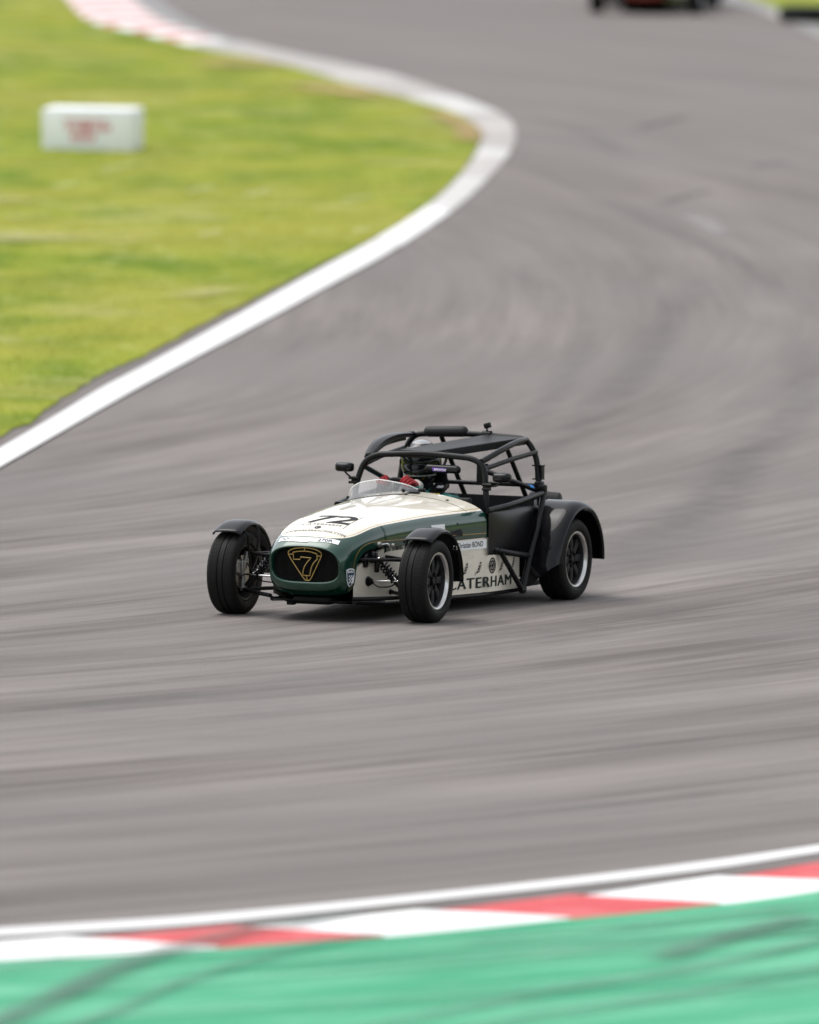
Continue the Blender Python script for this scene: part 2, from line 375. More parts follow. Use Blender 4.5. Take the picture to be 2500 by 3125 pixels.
M['near_white'] = paint_mat('fresh_white_kerb_paint', (0.82, 0.82, 0.81), 0.12, (0.6, 0.58, 0.56))
M['concrete'] = paint_mat('kerb_concrete', (0.20, 0.195, 0.19), 0.5, (0.15, 0.145, 0.14), 3.0)
M['soil'] = paint_mat('bare_soil', (0.30, 0.18, 0.09), 0.6, (0.2, 0.13, 0.07), 3.0)
M['mark'] = mark_mat('rubber_mark', (0.04, 0.036, 0.035), 0.45)
M['mark_soft'] = mark_mat('rubber_film', (0.07, 0.076, 0.069), 0.17, 0.75, 0.5)
M['mark_green'] = mark_mat('rubber_on_green', (0.06, 0.10, 0.08), 0.60, 0.45, 0.3)
M['mark_light'] = mark_mat('faded_white_mark', (0.50, 0.49, 0.48), 0.26, 0.3, 0.3)
M['mark_soil'] = mark_mat('soil_smear', (0.38, 0.23, 0.10), 0.8, 0.5, 0.5)
M['mark_fleck'] = mark_mat('pale_litter', (0.7, 0.72, 0.55), 0.8, 0.2, 0.3)
M['mark_pale'] = mark_mat('pale_dry_grass', (0.42, 0.40, 0.16), 0.5, 0.6, 0.5)

LINE_OUT = [(-5.4, 62.0), (-4.49, 71.5), (-3.93, 77.4), (-3.46, 82.26), (-3.09, 86.11), (-2.82, 88.88), (-2.53, 91.7), (-2.22, 94.46), (-1.88, 97.16), (-1.52, 99.88), (-1.14, 102.8), (-0.74, 105.95), (-0.31, 109.3), (0.14, 113.39), (0.54, 117.57), (0.85, 121.82), (1.06, 125.39), (1.14, 128.3), (1.08, 131.31), (0.82, 133.51), (0.43, 135.95), (-0.13, 139.04), (-0.72, 141.45), (-1.33, 143.42), (-1.95, 145.65), (-2.54, 148.42), (-2.90, 150.91), (-3.28, 154.44), (-3.62, 158.17), (-4.4, 166), (-6.0, 180)]
LINE_IN = [(-5.57, 64.2), (-4.65, 73.6), (-4.06, 79.6), (-3.56, 84.73), (-3.18, 88.59), (-2.9, 91.45), (-2.61, 94.45), (-2.28, 97.01), (-1.93, 99.66), (-1.56, 102.52), (-1.17, 105.59), (-0.76, 108.73), (-0.32, 112.14), (0.15, 116.59), (0.45, 120.61), (0.66, 124.52), (0.75, 127.8), (0.69, 130.18), (0.43, 132.53), (-0.13, 135.18), (-0.7, 137.45), (-1.3, 140.31), (-1.91, 142.76), (-2.6, 144.75), (-3.52, 148.21), (-4.28, 151.17), (-4.75, 156.58), (-5.3, 164), (-7.0, 178)]
def arc_table(P):
    P = np.array(P, float); s = np.concatenate([[0], np.cumsum(np.hypot(*(P[1:] - P[:-1]).T))]); return P, s
def smooth_line(P, n=5): return [tuple(p) for p in cat(P, n)]
LO, LI = smooth_line(LINE_OUT), smooth_line(LINE_IN)
def at_len(P, t):
    P, s = arc_table(P); d = t * s[-1]; return np.array([np.interp(d, s, P[:, 0]), np.interp(d, s, P[:, 1])])
def strip(name, A, B, off, mat, kind='structure', parent=None):
    n = len(A); rows = [[(a[0], a[1], gz(a[1]) + off), (b[0], b[1], gz(b[1]) + off)] for a, b in zip(A, B)]
    o = MB().grid(rows).build(name, mat, parent, smooth=False)
    if kind and not parent: o['kind'] = kind
    return o

# asphalt everywhere inside the view, grass terrain around and far out to the horizon
sheet('grass_field', [(-700, -500), (700, -500), (700, 900), (-700, 900)], -0.05, M['grass'])
sheet('race_track', [(-70, 38), (15, 38), (15, 205), (-70, 205)], 0.0, M['asphalt'])
infield = []; ew = 0.0
for k in range(len(LI) - 1):
    a, b = np.array(LI[k]), np.array(LI[k + 1]); m_ = max(1, int(np.linalg.norm(b - a) / 0.10))
    for t in range(m_):
        p = a + (b - a) * t / m_; ew = ew * 0.9 + rng.normal(0, 0.012); f_ = max(0.0, min(1.0, (116 - p[1]) / 14)) if k < len(LI) / 2 else 0.0
        infield.append((p[0] - 0.02 - (0.07 + ew) * f_, p[1] + 0.06 * f_))
infield = infield + [(-30, 182), (-30, 38.4), (-8.6, 38.4)]
sheet('infield_grass', infield, 0.012, M['grass'])
# unseen ring of wooded slopes, added and raised to darken reflections in the paint
hv, hf = MB(), []
rows = []
for i in range(97):
    a = 2 * math.pi * i / 96; row = []
    for j, (rr, hh) in enumerate(((128, 0), (136, 8), (146, 14), (166, 20), (200, 24))):
        r2 = rr + 12 * math.sin(5 * a + j) + 6 * math.sin(11 * a); h2 = hh * (0.8 + 0.25 * math.sin(7 * a + 1) + 0.15 * math.sin(19 * a))
        row.append((r2 * math.cos(a) * 1.35, 85 + r2 * math.sin(a) * 1.35, (gz(85 + r2 * math.sin(a) * 1.35) - 0.2 if j == 0 else gz(85 + r2 * math.sin(a) * 1.35)) + h2))
    rows.append(row)
hm, N_, L_, b_ = nodes('unseen_wooded_slope'); q_ = NB(hm); o_ = q_.obj()
L_.new(q_.mix(q_.ramp(q_.noise(o_, 0.12, 6, 0.7), 0.35, 0.65), (0.018, 0.032, 0.010), (0.07, 0.095, 0.025)), b_.inputs['Base Color']); setp(b_, Roughness=0.9)
L_.new(q_.bump(q_.noise(o_, 0.25, 5), 1.0, 3.0), b_.inputs['Normal'])
hills = MB().grid(rows).build('unseen_wooded_hills', hm); hills['kind'] = 'structure'

# white line and kerb round the infield: painted line up to the apex, kerb stones from there on
cut0 = 0.415
def span(P, t0, t1, n): return [at_len(P, t0 + (t1 - t0) * i / n) for i in range(n + 1)]
strip('edge_line', [(-8.3, 36.5), (-6.7, 49), (-5.4, 62.0)], [(-8.55, 38.4), (-6.9, 51.2), (-5.52, 64.0)], 0.016, M['line'])
strip('edge_line', span(LO, 0, cut0, 70), [b + (a - b) * 0.24 * min(1, (70 - k) / 22) for k, (a, b) in enumerate(zip(span(LO, 0, cut0, 70), span(LI, 0, cut0, 70)))], 0.016, M['line'])
kerb = bpy.data.objects.new('apex_kerb', None); link(kerb); kerb['kind'] = 'structure'
def kerb_stone(A, B, h, mat, name='kerb_stone', inner_h=None):
    """A outer edge points, B inner edge points; a low stone with sloped sides"""
    rows = []
    for a, b in zip(A, B):
        w = b - a; z = gz((a[1] + b[1]) / 2); za, zb = gz(a[1]), gz(b[1]); hi = h if inner_h is None else inner_h
        rows.append([(a[0], a[1], za - 0.03), (a[0], a[1], za + 0.012), (*(a + w * 0.10), za + h * 0.7), (*(a + w * 0.5), z + h), (*(a + w * 0.94), zb + hi), (b[0], b[1], zb + 0.01), (b[0], b[1], zb - 0.03)])
    m = MB().grid(rows); n = len(rows); k = len(rows[0])
    m.f += [tuple(range(k)), tuple(range((n - 1) * k, n * k))[::-1]]
    return m.build(name, mat, kerb, smooth=False)
NST = 22
edges = np.linspace(cut0, 0.715, NST + 1)
for i in range(NST):
    t0, t1 = edges[i] + 0.0002, edges[i + 1] - 0.0002
    mat = M['kerb_white'] if i < 3 else (M['kerb_mid'] if i < 6 or i in (8, 13, 14) else (M['kerb_grey'] if i < 9 or i in (11, 17) else M['kerb_worn']))
    kerb_stone(span(LO, t0, t1, 4), span(LI, t0, t1, 4), 0.03, mat)
# wide striped kerb at the far end of the curve
NR = 38
edges = np.linspace(0.715, 0.985, NR + 1)
for i in range(NR):
    w = edges[1] - edges[0]
    t0, t1 = (edges[i] + 0.12 * w, edges[i + 1]) if i % 2 else (edges[i], edges[i + 1] + 0.12 * w)
    t0, t1 = t0 + 0.0002, t1 - 0.0002
    A, B = span(LO, t0, t1, 3), span(LI, t0, t1, 3)
    C = [a + (b - a) * 0.28 for a, b in zip(A, B)]
    kerb_stone(A, C, 0.012, M['concrete'], 'kerb_apron')
    kerb_stone(C, B, 0.04, M['kerb_red_faded'] if i % 2 else M['kerb_white'])

# near side: edge line, serrated red and white kerb, green run-off
KT = smooth_line([(-14, 48.6), (-9.5, 50.0), (-5.4, 51.6), (-3.6, 52.35), (-2.11, 53.2), (-1.89, 53.35), (-1.02, 53.99), (-0.12, 54.78), (0.8, 55.77), (1.52, 56.7), (2.08, 57.53), (3.2, 59.3), (4.6, 61.9), (7.6, 68.6)])
KB = smooth_line([(-13.8, 47.9), (-9.3, 49.3), (-5.2, 50.9), (-3.45, 51.6), (-2.08, 52.41), (-1.22, 52.93), (-0.45, 53.48), (0.02, 53.89), (0.79, 54.66), (1.49, 55.39), (2.04, 56.13), (3.3, 58.1), (5.0, 61.2), (8.1, 68.2)])
WT = smooth_line([(-14, 49.2), (-9.5, 50.6), (-5.4, 52.2), (-3.6, 52.95), (-2.13, 53.78), (-1.91, 53.94), (-1.03, 54.59), (-0.12, 55.51), (0.82, 56.59), (1.55, 57.55), (2.12, 58.41), (3.2, 60.1), (4.6, 62.6), (7.5, 69.2)])
WB = smooth_line([(-14, 48.85), (-9.5, 50.25), (-5.4, 51.85), (-3.6, 52.6), (-2.12, 53.43), (-1.9, 53.58), (-1.02, 54.2), (-0.12, 55.17), (0.81, 56.22), (1.54, 57.14), (2.1, 58.02), (3.2, 59.7), (4.6, 62.2), (7.5, 68.8)])
strip('edge_line', WT, WB, 0.008, M['line'])
sheet('green_runoff', KB + [(15, 68.2), (15, 38.2), (-13.8, 38.2)], 0.006, M['runoff'])
strip('shaded_kerb_gap', [(b[0] + (a[0] - b[0]) * 0.35, b[1] + (a[1] - b[1]) * 0.35) for a, b in zip(WB, KT)], [(p[0], p[1] - 0.05) for p in KT], 0.0075, M['gap'])  # seam between line and kerb, its dark colour also standing for the kerb's shadow
nkerb = bpy.data.objects.new('exit_kerb', None); link(nkerb); nkerb['kind'] = 'structure'
KTp, KTs = arc_table(KT); KBp, KBs = arc_table(KB)
def on_kerb(x, v):
    """point of the kerb: x fixes the place along its track edge, v runs from the track edge (0) to the green edge (1)"""
    s = np.interp(x, KTp[:, 0], KTs); xs = x + 0.30 * v if False else x
    a = np.array([x, np.interp(x, KTp[:, 0], KTp[:, 1])]); xb = x + 0.76; b = np.array([xb, np.interp(xb, KBp[:, 0], KBp[:, 1])])
    return a + (b - a) * v
xs = [(-5.0, -3.85, 0), (-3.85, -3.13, 1), (-3.13, -2.2, 0), (-2.2, -1.48, 0), (-1.48, -0.71, 1), (-0.71, 0.18, 0), (0.18, 0.92, 1), (0.92, 1.67, 0), (1.67, 2.42, 1), (2.42, 3.2, 0), (3.2, 3.95, 1), (3.95, 4.7, 0), (4.7, 5.4, 1), (5.4, 6.2, 0), (6.2, 6.9, 1)]
xs = [(-5.0 - 0.85 * (k + 1), -5.0 - 0.85 * k, (k + 1) % 2) for k in range(9)] + xs
for x0, x1, red in xs:
    x0 -= 0.14; x1 -= 0.14
    n = 6; d = 0.004; rows = []
    for i in range(n + 1):
        x = x0 + d + (x1 - x0 - 2 * d) * i / n; saw = 0.003 + 0.012 * (i / n)
        row = []
        for v, hh in ((0.0, -0.02), (0.0, 0.6), (0.03, 0.9), (0.30, 1.0), (0.70, 1.0), (0.97, 0.9), (1.0, 0.7), (1.0, -0.02)):
            p = on_kerb(x, v); row.append((p[0], p[1], gz(p[1]) + (saw * hh if hh > 0 else -0.02)))
        rows.append(row)
    k = len(rows[0]); m = MB().grid(rows); m.f += [tuple(range(k)), tuple(range(n * k, (n + 1) * k))[::-1]]
    m.build('kerb_block', M['kerb_red'] if red else M['near_white'], nkerb, smooth=False)

# right-hand side of the track, far off: pale kerb and grass beyond it
RKO = smooth_line([(3.3, 168.0), (3.95, 160.49), (4.23, 158.61), (4.67, 155.56), (4.97, 152.84), (5.26, 149.41), (5.57, 145.38), (6.3, 137), (7.4, 126)])
RKI = smooth_line([(3.9, 168.0), (4.53, 159.97), (4.7, 158.71), (4.99, 155.63), (5.37, 152.45), (5.71, 149.05), (6.05, 145.38), (6.8, 137), (7.9, 126)])
rk = bpy.data.objects.new('outer_kerb', None); link(rk); rk['kind'] = 'structure'
edges = np.linspace(0, 1, 21)
for i in range(20):
    o = kerb_stone(span(RKI, edges[i] + 0.0004, edges[i + 1] - 0.0004, 3), span(RKO, edges[i] + 0.0004, edges[i + 1] - 0.0004, 3), 0.02, M['concrete'] if i % 3 else M['kerb_worn'])
    o.parent = rk
sheet('verge_grass', RKI + [(40, 126), (40, 168)], 0.010, M['grass'])

# rubber laid down by cars, old markings, bare soil
MZ = [0.004]
def mark(name, pts, w0, w1, mat, base=None, kind='structure', n=8):
    P = [np.array(p) for p in cat(pts, n)]; MZ[0] += 0.00025; base = MZ[0] if base is None else base
    V, F, UV = [], [], []
    for i, p in enumerate(P):
        t = (P[min(i + 1, len(P) - 1)] - P[max(i - 1, 0)]); t = t / np.linalg.norm(t); nn = np.array([-t[1], t[0]]); u = i / (len(P) - 1); w = w0 + (w1 - w0) * u
        for v in (0, 0.25, 0.5, 0.75, 1.0):
            qd = p + nn * (v - 0.5) * w; V.append((qd[0], qd[1], gz(qd[1]) + base)); UV.append((u, v))
    for i in range(len(P) - 1):
        for k in range(4): F.append((i * 5 + k, i * 5 + k + 1, (i + 1) * 5 + k + 1, (i + 1) * 5 + k))
    o = mesh(name, V, F, mat, smooth=False); uvl = o.data.uv_layers.new(name='UVMap')
    for lp in o.data.loops: uvl.data[lp.index].uv = UV[lp.vertex_index]
    o['kind'] = kind
    return o
for pts, w in (([(2.51, 129.66), (2.85, 131.0), (3.2, 132.3)], 0.32), ([(2.52, 117.2), (2.8, 118.5), (3.15, 119.6)], 0.25), ([(0.83, 99.66), (1.08, 100.15)], 0.06), ([(3.6, 123.2), (4.1, 124.3)], 0.25), ([(-2.2, 91.0), (-1.75, 91.9)], 0.05)):
    mark('tyre_mark', pts, w, w, M['mark'])
for pts, a, b_w in (([(1.0, 124.6), (1.64, 120.08), (2.21, 115.89), (2.7, 112.3), (3.2, 108.5), (3.6, 104.0)], 0.5, 0.45),
               ([(3.0, 110.0), (2.47, 104.17), (1.9, 96.81), (1.27, 90.91), (0.2, 83.0), (-1.4, 76.5)], 0.55, 0.8), ([(1.75, 106.04), (1.39, 97.73), (0.89, 90.86), (0.0, 84.5), (-1.5, 79.5)], 0.35, 0.6),
               ([(3.34, 106.3), (3.28, 96.03), (2.71, 88.75), (1.82, 81.72), (0.4, 75.5)], 0.5, 0.8), ([(1.2, 132.0), (1.9, 129.0), (2.4, 124.0)], 0.5, 0.5),
               ([(2.7, 93.0), (2.2, 83.0), (1.0, 75.5), (-0.6, 71.0)], 0.7, 0.9), ([(2.4, 76.0), (0.6, 70.6), (-1.2, 67.0), (-3.6, 64.0)], 0.8, 0.9)):
    mark('rubber_film', pts, a, b_w, M['mark_soft'], n=10)
for k in range(26):      # long thin racing-line streaks in the driving direction
    x = -3.4 + rng.random() * 5.6; y = 55.6 + rng.random() * 24 + max(0, x) * 1.0; l = 1.5 + rng.random() * 3.0; c = rng.random() * 0.5
    if y - 1.02 * x < 55.9: continue
    mark('tyre_mark', [(x, y), (x + l * 0.33, y + l * (0.32 + 0.03 * c)), (x + l * 0.64, y + l * (0.68 + 0.1 * c)), (x + l * 0.92, y + l * (1.04 + 0.2 * c))], 0.10 + 0.14 * rng.random(), 0.10 + 0.14 * rng.random(), M['mark_soft'])
mark('faded_grid_mark', [(2.76, 115.6), (2.93, 114.4), (3.05, 112.9)], 0.42, 0.36, M['mark_light'])
for pts, w0, w1, mt in (([(-2.9, 46.0), (-1.77, 50.0), (-1.34, 52.02), (-0.94, 53.38), (-0.53, 54.2), (-0.1, 54.9)], 0.34, 0.26, M['mark_green']), ([(-2.6, 46.5), (-1.5, 49.6), (-0.93, 51.87), (-0.34, 53.44), (-0.05, 53.85)], 0.16, 0.08, M['mark_green']),
                ([(-3.6, 50.2), (-2.4, 51.5), (-1.85, 52.12), (-1.44, 52.70), (-1.0, 53.0)], 0.12, 0.10, M['mark_green']), ([(-1.4, 47.5), (-0.3, 49.6), (0.02, 50.24), (0.75, 51.55), (1.42, 52.61), (2.1, 54.0), (3.3, 56.6)], 0.10, 0.22, M['mark_green']),
                ([(-0.8, 47.9), (0.2, 49.7), (0.52, 50.29), (1.17, 51.22), (2.0, 52.66), (3.4, 55)], 0.12, 0.14, M['mark_green']), ([(0.1, 53.2), (0.78, 53.8), (1.47, 54.65), (2.1, 55.5)], 0.09, 0.12, M['mark_green']), ([(1.1, 52.6), (1.6, 54.0), (2.0, 54.9)], 0.3, 0.35, M['mark_green'])):
    mark('tyre_mark', pts, w0, w1, mt, base=0.018 + MZ[0] - 0.004)
for k in range(16):     # thin scuffs running out over the green
    x = -2.6 + 4.4 * rng.random(); y = 49.5 + 4.0 * rng.random() + max(0, x) * 0.6; l = 1.6 + 2.2 * rng.random(); c = 0.55 + 0.45 * rng.random()
    if y + l * c - 54.1 > 1.0 * (x + l): continue
    mark('tyre_mark', [(x, y), (x + l * 0.5, y + l * 0.48 * c), (x + l, y + l * c)], 0.035 + 0.05 * rng.random(), 0.04 + 0.06 * rng.random(), M['mark_green'], base=0.018 + MZ[0] - 0.004)
for pts, w in (([(-1.55, 141.6), (-2.2, 141.2), (-2.75, 141.5)], 1.5), ([(-0.25, 134.4), (-0.9, 135.9), (-1.6, 137.3)], 0.9), ([(0.62, 126.2), (0.58, 129.2), (0.1, 132.6)], 0.5)):
    mark('bare_soil', pts, w, w, M['mark_soil'], base=0.02 + MZ[0])
for pts, w in (([(-4.1, 113.6), (-3.55, 114.4)], 0.3), ([(-4.6, 117.0), (-4.0, 116.0)], 1.2), ([(-4.4, 112.0), (-3.5, 110.5)], 2.2), ([(-2.2, 103.6), (-1.6, 105.2)], 0.7)):
    mark('dry_grass_patch', pts, w, w, M['mark_pale'], base=0.02 + MZ[0])

for pts in ([(-3.30, 120.9), (-2.92, 122.0)], [(-3.75, 118.2), (-3.45, 118.9)], [(-2.35, 117.7), (-2.05, 118.5)], [(-1.75, 117.2), (-1.45, 117.9)], [(-0.75, 116.6), (-0.40, 117.4)], [(-2.1, 111.5), (-1.85, 112.2)], [(-0.6, 112.2), (-0.4, 112.7)]):
    mark('paper_litter', pts, 0.07, 0.05, M['mark_fleck'], base=0.03 + MZ[0])
# short blades over the infield and its ragged edge
def grass_blades(name, poly, n, hmin, hmax, ylo, yhi, xlo, xhi):
    P = np.array(poly); xs = rng.uniform(xlo, xhi, n * 3); ys = ylo + (yhi - ylo) * rng.random(n * 3) ** 1.4
    inside = np.zeros(len(xs), bool); j = len(P) - 1
    for i in range(len(P)):
        c = ((P[i, 1] > ys) != (P[j, 1] > ys)); d = (P[j, 0] - P[i, 0]) * (ys - P[i, 1]) / (P[j, 1] - P[i, 1] + 1e-12) + P[i, 0]
        inside ^= c & (xs < d); j = i
    xs, ys = xs[inside][:n], ys[inside][:n]; m = len(xs)
    z = np.array([gz(y) for y in ys]) + 0.008; a = rng.uniform(0, 2 * np.pi, m); hh = rng.uniform(hmin, hmax, m); w = rng.uniform(0.004, 0.010, m); ln = rng.uniform(-0.5, 0.5, (m, 2)) * hh[:, None]
    V = np.zeros((m, 3, 3)); V[:, 0] = np.stack([xs - np.cos(a) * w, ys - np.sin(a) * w, z], 1); V[:, 1] = np.stack([xs + np.cos(a) * w, ys + np.sin(a) * w, z], 1); V[:, 2] = np.stack([xs + ln[:, 0], ys + ln[:, 1], z + hh], 1)
    me = bpy.data.meshes.new(name); me.vertices.add(m * 3); me.vertices.foreach_set('co', V.ravel()); me.loops.add(m * 3); me.loops.foreach_set('vertex_index', np.arange(m * 3, dtype=np.int32))
    me.polygons.add(m); me.polygons.foreach_set('loop_start', np.arange(0, m * 3, 3, dtype=np.int32)); me.update(calc_edges=True); me.materials.append(M['blades'])
    o = link(bpy.data.objects.new(name, me)); o['kind'] = 'stuff'
    return o
grass_blades('grass', infield, 90000, 0.008, 0.022, 83, 160, -7.5, 0.9)
# ---------------------------------------------------------------- the race car (x forward from the front axle, y to its left, z up)
def W_(x): return 0.333 - 0.155 * x - (0.9 * max(0, x - 0.28) ** 2) - (3.0 * max(0, x - 0.36) ** 2)
TX = [-1.35, -0.6, -0.1, 0, 0.1, 0.2, 0.3, 0.36, 0.41]; TZ = [0.738, 0.69, 0.645, 0.632, 0.615, 0.59, 0.555, 0.525, 0.487]
_tx = np.linspace(-1.35, 0.41, 177); _tz = np.interp(_tx, TX, TZ); _k = np.ones(13) / 13
_ts = np.convolve(np.pad(_tz, 6, mode='reflect', reflect_type='odd'), _k, 'valid')
def T_(x): return float(np.interp(x, _tx, _ts))
def ZC(x): return interp(x, [-1.35, -0.1, 0.2, 0.4], [0.47, 0.43, 0.36, 0.33])
def NN(x): return interp(x, [-0.3, 0.0, 0.25, 0.4], [6.5, 6.0, 4.2, 3.4])
def BZ(x): return interp(x, [0.0, 0.25, 0.34, 0.41], [0.155, 0.158, 0.165, 0.20])
KC = 0.33
def top_z(x, y):
    w = W_(x); n = NN(x); t = min(abs(y) / w, 0.999)
    return ZC(x) + (T_(x) - ZC(x) - KC * y * y) * (1 - t ** n) ** (1 / n)
def side_y(x, z):
    """half width of the shell at height z"""
    w = W_(x); n = NN(x); zc = ZC(x)
    lo, hi = 0.0, w
    if z >= zc:
        for _ in range(30):
            mid = (lo + hi) / 2
            if top_z(x, mid) > z: lo = mid
            else: hi = mid
        return lo
    t = min((zc - z) / (zc - BZ(x)), 0.999); return w * (1 - t ** n) ** (1 / n)
def shear(x, z): return x - (0.20 * max(0.0, 0.476 - z) * max(0.0, min(1.0, (x - 0.24) / 0.14)))
def sect(x, th):
    """point of the shell section at angle th (radians, 0 at the widest, pi/2 at the top)"""
    w = W_(x); n = NN(x); c, s = math.cos(th), math.sin(th)
    y = w * math.copysign(abs(c) ** (2 / n), c)
    if s >= 0: z = ZC(x) + (T_(x) - ZC(x) - KC * y * y) * abs(s) ** (2 / n)
    else: z = ZC(x) - (ZC(x) - BZ(x)) * abs(s) ** (2 / n)
    return (shear(x, z), y, z)
def even_angles(x, a0, a1, n):
    """angles giving evenly spaced section points"""
    A = np.linspace(a0, a1, 721); P = np.array([sect(x, a) for a in A]); s = np.concatenate([[0], np.cumsum(np.linalg.norm(P[1:] - P[:-1], axis=1))])
    return np.interp(np.linspace(0, s[-1], n), s, A)
def on_top(x0):
    return lambda u, v: (x0 - v, u, top_z(x0 - v, u) + 0.0018)
def on_nose(x, y, off=0.0018):
    """surface point plus a little along the slope"""
    e = 0.004; z = top_z(x, y); dx = (top_z(x + e, y) - top_z(x - e, y)) / (2 * e); dy = (top_z(x, y + e) - top_z(x, y - e)) / (2 * e)
    n = Vector((-dx, -dy, 1)).normalized(); return (shear(x, z) + n.x * off, y + n.y * off, z + n.z * off)

def cut_z(x):
    """lower edge of the nose shell behind its front: arch over the suspension"""
    if x > 0.26: return -1
    return interp(x, [0.0, 0.06, 0.11, 0.16, 0.20, 0.235, 0.25, 0.26], [0.461, 0.459, 0.452, 0.437, 0.412, 0.372, 0.33, 0.18])
car = bpy.data.objects.new('race_car', None); link(car)
tag(car, 'green and cream open race car with black roll cage, number 72 on its bonnet', 'race car')

def build_nose():
    X = list(np.linspace(-0.075, 0.36, 60)) + [0.37, 0.38, 0.388, 0.395, 0.401, 0.406]
    NT = 130; rows = []
    ref = even_angles(0.2, -math.pi / 2, 1.5 * math.pi, NT)
    for x in X: rows.append([sect(x, a) for a in ref])
    # the lip rolls over into the radiator opening
    def opening(xx, hw, z0, z1, n=3.6):
        zc = (z0 + z1) / 2; hz = (z1 - z0) / 2; r = []
        for a in ref:
            c, s = math.cos(a), math.sin(a); y = hw * math.copysign(abs(c) ** (2 / n), c); z = zc + hz * math.copysign(abs(s) ** (2 / n), s) - (0.035 * (y / hw) ** 2 * 0.5 if s > 0 else 0)
            r.append((xx - 0.2 * (0.476 - z), y, z))
        return r
    rows.append(opening(0.418, 0.243, 0.240, 0.486)); rows.append(opening(0.416, 0.236, 0.250, 0.479)); rows.append(opening(0.405, 0.230, 0.255, 0.475)); rows.append(opening(0.35, 0.228, 0.257, 0.473))
    V = [p for r in rows for p in r]; F = []; m = NT
    for i in range(len(rows) - 1):
        for k in range(m - 1):
            q = (i * m + k, i * m + k + 1, (i + 1) * m + k + 1, (i + 1) * m + k)
            c = np.mean([V[j] for j in q], axis=0); xm = (X[min(i, len(X) - 1)] + X[min(i + 1, len(X) - 1)]) / 2 if i < len(X) - 1 else 0.4
            if xm < 0.26 and c[2] < cut_z(xm) and abs(c[1]) > 0.02 or (xm < 0.26 and c[2] < 0.25): continue
            F.append(q)
    # snap the ragged cut to the curve
    cnt = {}
    for f in F:
        for a, b in zip(f, f[1:] + f[:1]): cnt[tuple(sorted((a, b)))] = cnt.get(tuple(sorted((a, b))), 0) + 1
    bd = {v for e, c in cnt.items() if c == 1 for v in e}
    used = {v for f in F for v in f}
    cx = np.linspace(0.0, 0.2595, 300); cz = np.array([cut_z(x) for x in cx])
    for v in bd:
        p = V[v]
        if -0.06 < p[0] < 0.30 and p[2] < 0.50 and p[2] > 0.17 and abs(p[1]) > 0.2:
            if p[0] < 0.02: V[v] = (p[0], p[1], 0.461)
            else:
                j = np.argmin((cx - p[0]) ** 2 + (cz - p[2]) ** 2); y = side_y(cx[j], cz[j]); V[v] = (cx[j], math.copysign(y, p[1]), cz[j])
    mp = {v: i for i, v in enumerate(sorted(used))}
    return mesh('nose_cone', [V[v] for v in sorted(used)], [[mp[v] for v in f] for f in F], M['paint'], car)
nose = build_nose()

def build_bonnet():
    X = list(np.linspace(-1.275, -0.083, 60)); rows = []
    ref = even_angles(-0.6, 0, math.pi, 90)
    for x in X:
        y0 = W_(x); r = [(x, y0, 0.461)] + [sect(x, a) for a in ref] + [(x, -y0, 0.461)]; rows.append(r)
    # turned-in edges at both ends
    a = [(X[0] - 0.004, p[1] * 0.985, p[2] - 0.012) for p in rows[0]]; b = [(X[-1] + 0.003, p[1] * 0.985, p[2] - 0.008) for p in rows[-1]]
    return MB().grid([a] + rows + [b]).build('bonnet', M['paint'], car, angle=70)
bonnet = build_bonnet()
# scuttle joint line and fasteners
MB().tube([(-1.10, y, top_z(-1.10, y) + 0.0004) for y in np.linspace(-0.46, 0.46, 30)], 0.0016, 6).build('panel_gap', M['ink'], bonnet)
for x, y in ((-1.15, 0.30), (-1.12, 0.02), (-1.15, -0.30)):
    MB().lathe([(0, 0.001), (0.004, 0.006), (0.006, 0.010), (0.0, 0.012)], (x, y, top_z(x, y)), 14, 'z').build('fastener', M['ink'], bonnet)
MB().box((-1.20, 0.04, top_z(-1.2, 0.04) + 0.006), (0.05, 0.08, 0.014), bev=0.004).build('washer_jet', M['satin_black'], bonnet)

# gold pinstripes along both flanks and over the arch
for s in (1, -1):
    pts = [(x, z) for x, z in zip(np.linspace(-1.26, 0.0, 24), np.linspace(0.486, 0.502, 24))] + cat([(0.03, 0.501), (0.10, 0.495), (0.16, 0.480), (0.22, 0.449), (0.262, 0.405), (0.285, 0.35), (0.292, 0.28), (0.292, 0.20)], 5)
    rows = []
    for i, (x, z) in enumerate(pts):
        a = pts[max(i - 1, 0)]; b = pts[min(i + 1, len(pts) - 1)]; d = np.array([b[0] - a[0], b[1] - a[1]]); d = d / np.linalg.norm(d); n = np.array([-d[1], d[0]]) * 0.0030
        rows.append([(shear(x + k * n[0], z + k * n[1]), s * (side_y(x + k * n[0], z + k * n[1]) + 0.0015), z + k * n[1]) for k in (-1, 1)])
    MB().grid(rows).build('pinstripe', M['gold_line'], nose)

